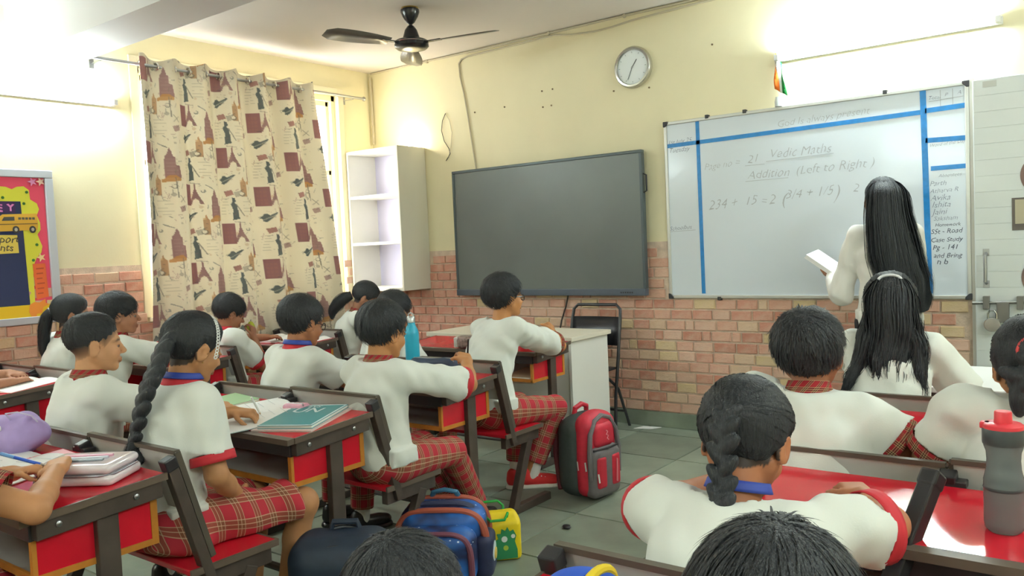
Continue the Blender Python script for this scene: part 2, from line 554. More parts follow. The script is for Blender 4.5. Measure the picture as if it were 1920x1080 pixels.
def brick_meshes():
    """a handful of slightly irregular bricks, X long, -Y proud"""
    res = {}
    r = random.Random(3)
    for w in (0.055, 0.12, 0.135, 0.15):
        L = []
        for v in range(4):
            def q(s): return r.uniform(-s, s)
            hx, hz = w / 2, 0.0305
            p = []
            for z in (-hz, hz):
                pass
            back = [(-hx, 0, -hz), (hx, 0, -hz), (hx, 0, hz), (-hx, 0, hz)]
            d = 0.013 + q(0.002); c = 0.004
            fr = [(-hx + c, -d + q(.002), -hz + c), (hx - c, -d + q(.002), -hz + c), (hx - c, -d + q(.002), hz - c), (-hx + c, -d + q(.002), hz - c)]
            mid = [(a[0], -d + 0.005, a[2]) for a in back]
            me = bpy.data.meshes.new('brick')
            me.from_pydata(back + mid + fr, [], [(0, 1, 5, 4), (1, 2, 6, 5), (2, 3, 7, 6), (3, 0, 4, 7), (4, 5, 9, 8), (5, 6, 10, 9), (6, 7, 11, 10), (7, 4, 8, 11), (8, 9, 10, 11)])
            me.materials.append(M_BRICK); fix_normals(me); L.append(me)
        res[w] = L
    return res
BR = brick_meshes()
def lay_bricks(wall, start, end, place, visible, rot, seed):
    r = random.Random(seed); spots = []
    z = 0.108 + 0.036; row = 0
    while z < ZB - 0.03:
        x = start - (0.075 if row % 2 else 0) - r.uniform(0, 0.03)
        while x < end:
            w = r.choice((0.12, 0.135, 0.135, 0.15, 0.15, 0.055 if r.random() < 0.25 else 0.135))
            a, b = x, x + w
            if a > start - 0.03 and b < end + 0.02:
                spots.append(((a + b) / 2, z + r.uniform(-.002, .002), w))
            x = b + 0.011
        z += 0.0735; row += 1
    spots = [s for s in spots if visible(s) is not None]
    spots.sort(key=lambda s: visible(s))
    rest = MB()
    for i, (u, z, w) in enumerate(spots):
        me = r.choice(BR[w])
        if i < 300:
            o = link('brick', me, wall); o.location = place(u, z); o.rotation_euler = (0, 0, rot)
        else:
            Mx = Matrix.Translation(place(u, z)) @ Matrix.Rotation(rot, 4, 'Z')
            rest.add([Mx @ v.co for v in me.vertices], [tuple(p.vertices) for p in me.polygons])
    if rest.v:
        o = rest.build('brick_remainder', M_BRICK, wall); o['kind'] = 'stuff'
def vis_front(s):
    u, z, w = s
    if -2.60 < u < -0.70 and z > 0.885: return None
    if u < -4.86 and z > 1.03: return None
    hid = (-4.40 < u < -2.85 and z > 1.0)
    return (5 if hid else 0) + (2 if u < -4.75 else 0) + abs(u + 1.9) * 0.3
lay_bricks(wall_front, XL + 0.06, -0.71, lambda u, z: (u, YF - 0.003, z), vis_front, 0, 11)
def vis_left(s):
    u, z, w = s
    if WY0 - 0.03 < u < WY1 + 0.03 and z > WZ0 - 0.06: return None
    return abs(u - 2.4)
lay_bricks(wall_left, YB + 0.05, YF - 0.05, lambda u, z: (XL + 0.003, u, z), vis_left, PI / 2, 12)

# ------------------------------------------------------------------ window, curtain and rod
M_FRAME = mat('cream_window_paint', (238, 228, 196), 0.5)
def glass_mat():
    m = bpy.data.materials.new('window_glass'); m.use_nodes = True
    N = m.node_tree.nodes; L = m.node_tree.links
    t = N.new('ShaderNodeBsdfTransparent'); t.inputs[0].default_value = (0.95, 0.97, 0.96, 1)
    g = N.new('ShaderNodeBsdfGlossy'); g.inputs['Roughness'].default_value = 0.02
    mx = N.new('ShaderNodeMixShader'); mx.inputs[0].default_value = 0.06
    L.new(t.outputs[0], mx.inputs[1]); L.new(g.outputs[0], mx.inputs[2]); L.new(mx.outputs[0], N['Material Output'].inputs[0])
    return m
M_GLASS = glass_mat()
win = struct(link('window_1', None), 'cream framed window behind the printed curtain')
win.location = (XL - 0.1, 0, 0)
fr = MB()
for y in (WY0, WY1 - 0.04): fr.box(-0.05, 0.06, y, y + 0.04, WZ0, WZ1)
for z in (WZ0, WZ1 - 0.05): fr.box(-0.05, 0.06, WY0, WY1, z, z + 0.05)
fr.build('window_frame', M_FRAME, win, bevel=0.004)
n = 3; w = (WY1 - WY0 - 0.08) / n
for i in range(n):
    y0 = WY0 + 0.04 + i * w
    sash = MB()
    sash.box(-0.03, 0.02, y0, y0 + 0.03, WZ0 + 0.05, WZ1 - 0.05).box(-0.03, 0.02, y0 + w - 0.03, y0 + w, WZ0 + 0.05, WZ1 - 0.05)
    sash.box(-0.03, 0.02, y0, y0 + w, WZ0 + 0.05, WZ0 + 0.09).box(-0.03, 0.02, y0, y0 + w, WZ1 - 0.09, WZ1 - 0.05).box(-0.03, 0.02, y0, y0 + w, 2.02, 2.06)
    so = sash.build('sash', M_FRAME, win, bevel=0.003)
    MB().box(-0.008, -0.003, y0 + 0.03, y0 + w - 0.03, WZ0 + 0.09, 2.02).build('pane', M_GLASS, so)
    MB().box(-0.008, -0.003, y0 + 0.03, y0 + w - 0.03, 2.06, WZ1 - 0.09).build('pane', M_GLASS, so)
struct(MB().box(XL - 0.06, XL + 0.05, WY0 - 0.03, WY1 + 0.03, WZ0 - 0.03, WZ0).build('window_sill', M_FRAME, bevel=0.004))
jb = MB(); jb.box(XL, XL + 0.012, WY1, WY1 + 0.06, WZ0, WZ1 + 0.06).box(XL, XL + 0.012, WY0 - 0.06, WY0, WZ0, WZ1 + 0.06).box(XL, XL + 0.012, WY0, WY1, WZ1, WZ1 + 0.06)
struct(jb.build('trim_1', M_FRAME, bevel=0.003))

def curtain():
    XC = XL + 0.125
    NU, NV = 420, 470
    U = np.linspace(0, 1, NU)[:, None]; V = np.linspace(0, 1, NV)[None, :]
    ztop, zbot = 2.735, 0.62
    Z = ztop + (zbot - ztop) * V + 0 * U
    flare = np.clip(V / 0.9, 0, 1) ** 1.1
    y0 = 2.99 - 0.02 * flare; y1 = 4.47 + 0.22 * flare
    Y = y0 + (y1 - y0) * U
    ph = 2 * PI * 6.05 * U
    X = XC + (0.045 - 0.012 * flare) * np.cos(ph + 0.35) + 0.014 * np.sin(2.3 * ph + 3 * V + 1) * flare + 0.012 * np.sin(5.1 * U * 6 + 2 * V)
    Y = Y + 0.018 * np.sin(ph * 1.0 + 4 * V) * (0.3 + flare)
    # scalloped top edge between the eyelets
    Z = Z + (1 - V) ** 30 * 0.018 * np.sin(ph + 0.35)
    cu = U * 1.55 + 0 * V; cv = V * (ztop - zbot) + 0 * U       # cloth coordinates, metres
    base = np.array(srgb(228, 221, 202)[:3])
    C = np.ones((NU, NV, 3)) * base
    def poly(pts, col, ox, oy, S, T, a=1.0):
        inside = np.zeros(S.shape, bool); n = len(pts)
        j = n - 1
        for i in range(n):
            xi, yi = pts[i][0] + ox, pts[i][1] + oy; xj, yj = pts[j][0] + ox, pts[j][1] + oy
            c = ((yi > T) != (yj > T)) & (S < (xj - xi) * (T - yi) / (yj - yi + 1e-12) + xi)
            inside ^= c; j = i
        C[inside] = C[inside] * (1 - a) + np.array(srgb(*col)[:3]) * a
    mauve, plum, slate, tan, ochre, rust, ink = (162, 126, 126), (156, 108, 112), (98, 108, 110), (192, 158, 122), (200, 156, 104), (170, 118, 114), (138, 134, 124)
    booth = [(0, 0), (.10, 0), (.10, .15), (0, .15)]
    bwin = [[(.018 + .022 * i, .028 + .03 * j), (.034 + .022 * i, .028 + .03 * j), (.034 + .022 * i, .05 + .03 * j), (.018 + .022 * i, .05 + .03 * j)] for i in range(3) for j in range(4)]
    eiff = [(.05, 0), (.056, .06), (.068, .10), (.10, .17), (.078, .17), (.066, .14), (.05, .125), (.034, .14), (.022, .17), (0, .17), (.032, .10), (.044, .06)]
    emp = [(.04, 0), (.05, .02), (.06, .06), (.072, .065), (.076, .12), (.10, .125), (.115, .21), (.01, .21), (.012, .06), (.024, .05)]
    taxi = [(0, .035), (.015, .03), (.035, .008), (.08, .004), (.10, .02), (.118, .026), (.115, .045), (.0, .055)]
    bird = [(0, .045), (.02, .03), (.03, .012), (.045, .01), (.06, .024), (.11, 0), (.12, .006), (.075, .045), (.04, .075), (.018, .07), (.022, .052)]
    ben = [(.02, 0), (.03, .03), (.044, .045), (.044, .15), (0, .15), (0, .045), (.012, .03)]
    lady = [(.03, 0), (.05, .006), (.054, .03), (.045, .04), (.06, .07), (.068, .16), (.022, .17), (.03, .09), (.016, .05), (.03, .035)]
    stamp = [(0, .012), (.055, 0), (.065, .035), (.012, .05)]
    ring = [(.02 + .02 * math.cos(a), .02 + .016 * math.sin(a)) for a in np.linspace(0, 6.28, 13)[:-1]]
    def line(x0, y0, x1, y1, w=.0035):
        dx, dy = x1 - x0, y1 - y0; l = math.hypot(dx, dy); nx, ny = -dy / l * w, dx / l * w
        return [(x0 + nx, y0 + ny), (x1 + nx, y1 + ny), (x1 - nx, y1 - ny), (x0 - nx, y0 - ny)]
    PU, PV = 0.30, 0.56
    for ci in range(-1, 7):
        for rj in range(-1, 5):
            ox = ci * PU; oy = rj * PV + (PV / 2 if ci % 2 else 0)
            wS = (cu > ox - .02) & (cu < ox + PU + .14) & (cv > oy - .02) & (cv < oy + PV + .1)
            if not wS.any(): continue
            ii = np.where(wS.any(1))[0]; jj = np.where(wS.any(0))[0]
            a0, a1, b0, b1 = ii[0], ii[-1] + 1, jj[0], jj[-1] + 1
            S, T = cu[a0:a1, b0:b1], cv[a0:a1, b0:b1]
            Cfull = C
            def P(pts, col, dx, dy, a=.9, sc=1.0):
                nonlocal C
                keep = C; C = keep[a0:a1, b0:b1]
                poly([(x * sc * .75, y * sc) for x, y in pts], col, ox + dx * .75, oy + dy, S, T, a)
                C = keep
            P(booth, plum, .0, .02)
            for b_ in bwin: P(b_, (176, 132, 124), .0, .02, .5)
            P(eiff, mauve, .085, -.01)
            P(line(.1, .125, .17, .125), (200, 180, 150), 0, 0, .6)
            P(emp, mauve, .225, .05)
            for q in range(5): P(line(.02, .08 + .025 * q, .09, .082 + .025 * q, .002), (186, 160, 150), .225, .05, .6)
            P(taxi, ochre, .215, .235)
            P(bird, slate, .02, .215); P(line(.02, .06, .10, .02, .003), (190, 190, 175), .02, .215, .7)
            P(ben, tan, .165, .23); P(ring, (216, 190, 150), .165, .255, .7, .5)
            P(stamp, rust, .05, .33, .8); P(stamp, ink, .115, .335, .5); P(ring, ink, .15, .34, .7, 1.1); P(ring, base * 0 + (228, 221, 202), .153, .343, 1, .75)
            P(lady, slate, .07, .385); P(line(.055, .05, .10, .14), ink, .07, .385, .8); P(line(.03, .18, .10, .19, .003), ink, .07, .385, .5)
            P(ring, ink, .26, .30, .7); P(ring, (228, 221, 202), .265, .304, 1, .7); P(line(.29, .26, .30, .40, .004), ink, 0, 0, .8); P(ring, ink, .255, .36, .5, .8)
            for q in range(6): P(line(.01, .40 + .022 * q, .06 + .01 * (q % 3), .395 + .022 * q, .0018), ink, 0, 0, .45)
            for q in range(5): P(line(.17, .42 + .024 * q, .25 + .012 * (q % 2), .418 + .024 * q, .0018), ink, 0, 0, .4)
            P(stamp, mauve, .30, .45, .7); P(line(.0, .0, .05, .05), ink, .31, .38, .6); P(line(.05, .0, .0, .04), ink, .31, .39, .5)
            rr = random.Random(5)
            for q in range(46):
                x_, y_, a_, l_ = rr.uniform(0, .38), rr.uniform(0, .55), rr.uniform(0, 6.28), rr.uniform(.012, .045)
                P(line(0, 0, l_ * math.cos(a_), l_ * math.sin(a_), rr.uniform(.001, .003)), rr.choice((ink, slate, mauve)), x_, y_, .5)
            for q in range(8): P(ring, rr.choice((ink, tan, mauve)), rr.uniform(0, .36), rr.uniform(0, .52), .35, rr.uniform(.3, .7))
            P(line(.0, .0, .06, .03), slate, .2, .02, .6); P(ring, slate, .17, .05, .6, .8); P(ring, (228, 221, 202), .172, .053, .9, .5)
    V3 = np.stack([X + 0 * Y, Y, Z], -1).reshape(-1, 3)
    I = np.arange(NU * NV).reshape(NU, NV)
    Q = np.stack([I[:-1, :-1], I[1:, :-1], I[1:, 1:], I[:-1, 1:]], -1).reshape(-1, 4)
    t = thing('window_curtain', 'printed eyelet curtain with towers and phone booths hanging at the window', 'curtain', (0, 0, 0))
    m = mat('printed_cotton', (255, 255, 255), 0.9, attr='tint', transl=0.18, spec=0.1, bump=(900, 0.1, 0.001))
    o = np_mesh('fabric', V3, Q, m, t, colors=C.reshape(-1, 3))
    md = o.modifiers.new('solid', 'SOLIDIFY'); md.thickness = 0.0015
    for i in range(12):
        u = (i + 0.25 - 0.055) / 12.1
        if u > 1: continue
        iu = min(NU - 1, max(0, int(u * (NU - 1))))
        y = Y[iu, 8]
        mb = MB(); ringp = [(XC + 0.026 * math.cos(a), y, 2.675 + 0.026 * math.sin(a)) for a in np.linspace(0, 2 * PI, 17)[:-1]]
        mb.tube(ringp, 0.006, 8, closed=True)
        mb.build('eyelet', M_CHROME, t, smooth=True)
    r = thing('curtain_rod', 'slim steel curtain rod spanning the window top', 'curtain rod', (XC, 2.63, 2.675))
    MB().tube([(0, 0, 0), (0, 2.42, 0)], 0.0115, 12).build('rod', M_STEEL, r, smooth=True)
    for y in (0.0, 2.42): MB().lathe([(0, -0.015), (0.018, -0.012), (0.02, 0), (0.012, 0.014), (0, 0.016)], 12, (0, 0, 0), 'y').build('finial', M_STEEL, r, smooth=True, loc=(0, y, 0))
    for y in (0.12, 2.3):
        MB().bar((0, y, -0.014), (-0.125, y, -0.014), 0.012, 0.006).box(-0.125, -0.120, y - 0.015, y + 0.015, -0.045, 0.03).build('bracket', M_STEEL, r)
curtain()

# ------------------------------------------------------------------ fluorescent tubes (front and left one in view, the others added for fill)
M_TUBE = mat('lit_tube', (248, 252, 255), 0.4, emit=TUBE_POWER)
M_TUBE.node_tree.nodes['Principled BSDF'].inputs['Emission Color'].default_value = (0.84, 1.0, 1.03, 1)   # cool white
M_BATTEN = mat('white_batten', (238, 238, 236), 0.4)
def tube_light(loc, rotz, label):
    t = thing('tube_light', label, 'light', loc, rotz, 'fluorescent tube lights on the walls')
    MB().box(-0.62, 0.62, -0.035, 0.0, -0.022, 0.022).build('batten', M_BATTEN, t, bevel=0.004)
    for s in (-1, 1): MB().box(s * 0.60 - 0.014, s * 0.60 + 0.014, -0.075, -0.03, -0.018, 0.018).build('end_cap', M_BATTEN, t, bevel=0.004)
    MB().tube([(-0.587, -0.055, 0), (0.587, -0.055, 0)], 0.0135, 12).build('tube', M_TUBE, t, smooth=True)
    return t
tube_light((-1.16, YF, 2.44), 0, 'lit tube light on the wall above the whiteboard')
tube_light((XL, 2.26, 2.41), PI / 2, 'lit tube light on the left wall above the notice board')
tube_light((XL, -0.6, 2.41), PI / 2, 'unseen added fill tube light on the left wall behind the viewer')  # this tube and the next three are added out of view as general fill
tube_light((XR, 3.0, 2.41), -PI / 2, 'unseen added fill tube light on the right wall near the door')
tube_light((XR, 0.2, 2.41), -PI / 2, 'unseen added fill tube light on the right wall behind the viewer')
tube_light((-2.2, YB, 2.41), PI, 'unseen added fill tube light on the back wall')
# ------------------------------------------------------------------ things on the front wall
def whiteboard():
    t = thing('whiteboard', 'large whiteboard with blue tape borders and marker writing', 'whiteboard', (0, 0, 0))
    x0, x1, z0, z1 = -2.568, -0.706, 0.922, 2.14
    mw = mat('board_enamel', (220, 228, 236), 0.16, spec=0.5, bump=(9, 0.10, 0.012))
    MB().box(x0 + .01, x1 - .01, YF - 0.018, YF - 0.001, z0 + .01, z1 - .01).build('writing_surface', mw, t)
    al = mat('board_aluminium', (206, 206, 200), 0.35, metal=0.6)
    for nm, b in (('top', (x0, x1, z1 - .022, z1)), ('bottom', (x0, x1, z0, z0 + .022)), ('left', (x0, x0 + .022, z0 + .022, z1 - .022)), ('right', (x1 - .022, x1, z0 + .022, z1 - .022))):
        MB().box(b[0], b[1], YF - 0.028, YF, b[2], b[3]).build('frame_rail', al, t, bevel=0.004)
    cap = mat('black_corner_plastic', (50, 50, 52), 0.5)
    for x in (x0, x1):
        for z in (z0, z1):
            sx = 1 if x == x0 else -1; sz = 1 if z == z0 else -1
            MB().prism([(x - sx * .003, z - sz * .003), (x + sx * .034, z - sz * .003), (x + sx * .034, z + sz * .012), (x + sx * .012, z + sz * .034), (x - sx * .003, z + sz * .034)], lambda a, b, c: (a, c, b), YF - 0.034, YF - 0.001).build('corner_cap', cap, t, bevel=0.004)
    for x, z in ((-2.25, z1), (-1.99, z1), (-1.14, z1), (-2.2, z0)):
        MB().box(x - .012, x + .012, YF - 0.034, YF - 0.002, z - .012, z + .012).build('mounting_clip', cap, t, bevel=0.003)
    tape = mat('blue_tape', (38, 130, 200), 0.3, noise=(30, 0.12), bump=(40, 0.5, 0.004))
    yt = YF - 0.0195
    def strip(a, b, w):
        MB().bar((a[0], yt, a[1]), (b[0], yt, b[1]), w, 0.0016, up=(0, 1, 0)).build('tape_strip', tape, t)
    strip((-2.322, 2.122), (-2.314, 0.955), 0.026)
    strip((-0.940, 2.122), (-0.922, 0.955), 0.032)
    strip((-2.548, 1.975), (-0.955, 1.998), 0.027)
    strip((-0.93, 2.003), (-0.728, 2.008), 0.028)
    strip((-0.93, 1.834), (-0.728, 1.828), 0.028)
    strip((-0.905, 1.672), (-0.728, 1.672), 0.026)
    f = lambda a, b: (a, YF - 0.0186, b)
    main = [('God Is always present', -1.786, 2.012, .062, .03), ('Page no =', -2.285, 1.786, .062, .05), ('21', -1.985, 1.805, .075, .02), ('Vedic Maths', -1.842, 1.822, .078, .01),
            ('Addition', -1.987, 1.702, .078, .0), ('(Left to Right )', -1.676, 1.705, .078, .02), ('234 +  15', -2.262, 1.520, .085, .05), ('=', -1.905, 1.53, .07, 0), ('2', -1.851, 1.532, .085, 0), ('(', -1.775, 1.52, .12, 0), ('3/4 + 1/5', -1.745, 1.555, .08, .04), (')', -1.445, 1.54, .11, 0), ('2', -1.335, 1.572, .07, 0)]
    text_mesh(main, 'handwriting', mat('faint_ink', (176, 180, 186), .7), t, f, 0.3, -0.0012)
    small = [('1st July 25', -2.545, 1.985, .042, .02), ('Tuesday', -2.54, 1.927, .046, .02), ('Schoolbus', -2.552, 1.392, .04, .05), ('Total', -0.915, 2.062, .03, 0), ('P', -0.83, 2.07, .03, 0), ('A', -0.765, 2.075, .03, 0), ('Word of the Day', -0.912, 1.793, .026, .06),
             ('Absentees', -0.868, 1.618, .028, .02), ('Parth', -0.914, 1.572, .040, .02), ('Atharva R', -0.914, 1.530, .036, .04), ('Avika', -0.911, 1.488, .046, .02), ('Ishita', -0.905, 1.448, .046, .03), ('Jaini', -0.902, 1.408, .046, .02), ('Saksham', -0.897, 1.372, .036, .03)]
    text_mesh(small, 'handwriting', mat('mid_ink', (120, 128, 146), .7), t, f, 0.3, -0.0005)
    hw = [('Homework', -0.89, 1.338, .028, .02), ('SSt - Road', -0.912, 1.297, .038, .03), ('Case Study', -0.914, 1.250, .036, .02), ('Pg - 141', -0.905, 1.204, .040, .03), ('and Bring', -0.90, 1.160, .038, .0), ('n b', -0.885, 1.122, .046, .02)]
    text_mesh(hw, 'handwriting', M_INK2, t, f, 0.25, 0.0)
    for a, b in (((-2.0, 1.79), (-1.87, 1.79)), ((-1.86, 1.805), (-1.44, 1.815)), ((-2.0, 1.688), (-1.72, 1.69)), ((-2.55, 1.385), (-2.36, 1.39)), ((-0.85, 2.00), (-0.85, 2.11)), ((-0.788, 2.01), (-0.788, 2.11)), ((-0.91, 2.052), (-0.735, 2.06))):
        MB().bar((a[0], YF - 0.0186, a[1]), (b[0], YF - 0.0186, b[1]), 0.003, 0.0006, up=(0, 1, 0)).build('underline', mat('faint_ink', (176, 180, 186), .7), t)
whiteboard()

def television():
    t = thing('interactive_display', 'large dark flat-panel display mounted beside the whiteboard', 'display', (0, 0, 0))
    x0, x1, z0, z1 = -4.462, -2.712, 0.945, 1.968
    yf = 5.155
    grey = mat('display_bezel', (74, 84, 86), 0.4, metal=0.3)
    MB().box(x0 + .04, x1 - .04, yf + .03, YF - 0.002, z0 + .1, z1 - .1).build('rear_housing', M_BLACK, t, bevel=0.01)
    MB().box(x0, x1, yf, yf + 0.045, z1 - .022, z1).build('bezel_rail', grey, t, bevel=0.004)
    MB().box(x0, x0 + .022, yf, yf + 0.045, z0 + .05, z1 - .022).build('bezel_rail', grey, t, bevel=0.004)
    MB().box(x1 - .022, x1, yf, yf + 0.045, z0 + .05, z1 - .022).build('bezel_rail', grey, t, bevel=0.004)
    MB().box(x0, x1, yf - 0.006, yf + 0.045, z0, z0 + .05).build('bezel_rail', mat('display_lower_bezel', (86, 96, 108), 0.38, metal=0.3), t, bevel=0.004)
    MB().box(x0 + .02, x1 - .02, yf + .006, yf + 0.03, z0 + .048, z1 - .02).build('screen', mat('dark_glass', (96, 103, 101), 0.36, spec=0.6, noise=(1.3, 0.15)), t)
    for i in range(6): MB().box(x1 - .20 + i * .018, x1 - .19 + i * .018, yf - 0.009, yf - 0.004, z0 + .018, z0 + .028).build('button', M_BLACK, t)
    MB().tube([(x1, yf + .02, 1.80), (x1 + .022, yf + .02, 1.79), (x1 + .022, yf + .02, 1.68), (x1, yf + .02, 1.67)], 0.007, 8).build('side_handle', M_BLACK, t, smooth=True)
television()

def clock():
    c = (-2.79, YF, 2.555)
    t = thing('wall_clock', 'round white wall clock with a silver rim', 'clock', c)
    MB().lathe([(0.0, 0.0), (.142, 0.0), (.147, .012), (.146, .03), (.136, .044), (.124, .046), (.118, .036)], 40, (0, 0, 0), 'y', caps=False).build('rim', mat('silver_rim', (198, 196, 190), 0.25, metal=0.9), t, smooth=True)
    MB().lathe([(0.0, .026), (.119, .026), (.119, .031), (0, .031)], 40, (0, 0, 0), 'y').build('dial', mat('clock_dial', (238, 244, 244), 0.5), t)
    for i in range(12):
        a = i * PI / 6; r0, r1 = .098, .108
        MB().bar((r0 * math.sin(a), -.0325, r0 * math.cos(a)), (r1 * math.sin(a), -.0325, r1 * math.cos(a)), .004, .001, up=(0, 1, 0)).build('hour_mark', mat('clock_mark', (170, 176, 174), .6), t)
    for ang, l, w in ((math.radians(36), .062, .005), (math.radians(204), .092, .0035)):
        MB().bar((-.012 * math.sin(ang), -.034, -.012 * math.cos(ang)), (l * math.sin(ang), -.034, l * math.cos(ang)), w, .0015, up=(0, 1, 0)).build('clock_hand', mat('clock_hand', (60, 66, 66), .5), t)
    MB().lathe([(0, .031), (.006, .031), (.006, .037), (0, .037)], 12, (0, 0, 0), 'y').build('hub', M_STEEL, t)
clock()

def flag():
    t = thing('small_flag', 'small orange white and green flag standing above the whiteboard', 'flag', (-1.765, YF - 0.03, 2.14))
    MB().lathe([(0, 0), (.022, 0), (.024, .03), (.018, .06), (0, .062)], 14, (0, 0, 0)).build('holder', mat('flag_holder', (200, 205, 205), .4), t, smooth=True)
    MB().tube([(0, 0, .05), (-.02, 0, .36)], .003, 6).build('stick', mat('flag_stick', (220, 215, 200), .5), t)
    for k, c in enumerate(((240, 130, 40), (240, 240, 235), (20, 130, 60))):
        V = []; n = 8
        for i in range(n):
            for j in range(5):
                u = i / (n - 1); v = (k + j / 4) / 3
                # cloth hanging off the stick, stripes running down it
                x = -.018 + .075 * v * (0.5 + .5 * u) + .004 * math.sin(7 * u + 9 * v); z = .34 - .23 * u - .05 * v
                V.append((x, .018 * math.sin(5 * u + 8 * v) - .004, z))
        F = [(i * 5 + j, i * 5 + j + 1, (i + 1) * 5 + j + 1, (i + 1) * 5 + j) for i in range(n - 1) for j in range(4)]
        MB().add(V, F).build('stripe', mat('flag_cloth_%d' % k, c, .8, transl=.25), t, smooth=True, solid=.0015)
flag()

def cables():
    y = YF - 0.008
    def cab(pts, r, label, mt=M_CABLE, nm='conduit'):
        return tag(MB().tube(pts, r, 8).build(nm, mt, smooth=True), label, 'cable')
    cab([(-5.44, y, 2.93), (-5.0, y, 2.932), (-4.0, y, 2.925), (-3.0, y, 2.93), (-2.0, y, 2.925), (-1.0, y, 2.93), (0.6, y, 2.93)], .008, 'upper beige cable along the ceiling line of the front wall')
    cab([(-4.40, y, 2.85), (-4.37, y, 2.882), (-4.30, y, 2.893), (-3.84, y, 2.90), (-3.45, y, 2.905), (-3.3, y, 2.88), (-3.1, y, 2.866), (-2.95, y, 2.87), (-2.8, y, 2.885), (-2.3, y, 2.90), (-1.0, y, 2.90), (0.6, y, 2.9)], .007, 'lower sagging beige cable beneath the ceiling cable')
    cab([(-4.40, y, 2.85), (-4.395, y, 2.75), (-4.36, y, 2.60), (-4.33, y, 2.42), (-4.30, y, 2.2), (-4.265, y, 1.95)], .006, 'beige cable running down the wall to the display')
    cab([(-5.44, YF - .02, 2.90), (-5.432, YF - .02, 2.75), (-5.432, YF - .02, 2.30)], .011, 'beige conduit pipe in the corner above the shelf')
    blk = mat('black_wire', (52, 46, 42), .5)
    cab([(-4.57, y, 2.47), (-4.61, y, 2.41), (-4.625, y, 2.33), (-4.60, y, 2.24), (-4.55, y, 2.17), (-4.54, y, 2.13), (-4.59, y, 2.075)], .003, 'thin dark wire looping on the wall above the display', blk, 'wire')
    cab([(-4.57, y, 2.47), (-4.53, y, 2.40), (-4.51, y, 2.30), (-4.53, y, 2.18), (-4.56, y, 2.10)], .0025, 'thin pale wire hanging beside the dark wire loop', M_CABLE, 'wire')
    cab([(-3.40, YF - .03, 0.97), (-3.43, YF - .03, .86), (-3.47, YF - .04, .75), (-3.50, YF - .05, .60), (-3.48, YF - .05, .3), (-3.46, YF - .03, .02)], .006, 'thin dark power cord hanging below the display', blk, 'power_cord')
    for i, (x, z) in enumerate(((-2.206, 2.612), (-2.963, 2.417), (-4.26, 2.436), (-3.954, 2.438), (-3.589, 2.509), (-3.491, 2.51), (-3.586, 2.387), (-3.507, 2.389), (-2.68, 2.40))):
        MB().lathe([(0, 0), (.007, 0), (.006, .006), (0, .007)], 8, (x, YF, z), 'y').build('wall_plug', mat('wall_plug', (120, 100, 70), .7), wall_front)
    for x in (-4.75, -3.5, -2.85, -1.9):
        MB().box(x - .008, x + .008, YF - .02, YF, 2.915, 2.942).build('cable_clip', M_CABLE, wall_front)
cables()

def shelf_unit():
    x0, x1, y0, y1, z0, z1 = -5.452, -4.83, 4.91, 5.245, 1.0, 2.21
    t = thing('wall_shelf', 'white three-compartment shelf unit hung in the corner', 'shelf', (x0, y1, z0))
    w, d, h = x1 - x0, y1 - y0, z1 - z0; th = .02
    lav = mat('lavender_back', (208, 206, 236), .5)
    out = mat('shelf_side', (224, 220, 204), .45)
    MB().box(0, th, -d, 0, 0, h).build('side_panel', M_WHITE, t, bevel=.002)
    MB().box(w - th, w, -d, 0, 0, h).build('side_panel', out, t, bevel=.002)
    MB().box(th, w - th, -d, 0, 0, .03).build('bottom_panel', M_WHITE, t, bevel=.002)
    MB().box(th, w - th, -d, 0, h - .025, h).build('top_panel', M_WHITE, t, bevel=.002)
    for k in (1, 2): MB().box(th, w - th, -d + .004, -.012, h * k / 3 - .008, h * k / 3 + .016).build('shelf_board', M_WHITE, t, bevel=.002)
    MB().box(th, w - th, -.012, 0, .03, h - .025).build('back_panel', lav, t)
    l = thing('added_shelf_lamp', 'added hidden lamp on the corner shelf making the wall glow', 'light', (-4.93, 5.17, 2.21))  # lamp added out of sight to make the soft glow on the wall
    MB().lathe([(0, 0), (.04, 0), (.04, .012), (.014, .016), (.014, .02), (0, .02)], 16).build('base', M_BATTEN, l, smooth=True)
    MB().lathe([(0, .018), (.013, .02), (.018, .03), (.014, .042), (0, .046)], 14).build('bulb', mat('added_warm_bulb', (255, 236, 196), .4, emit=420), l, smooth=True)
shelf_unit()

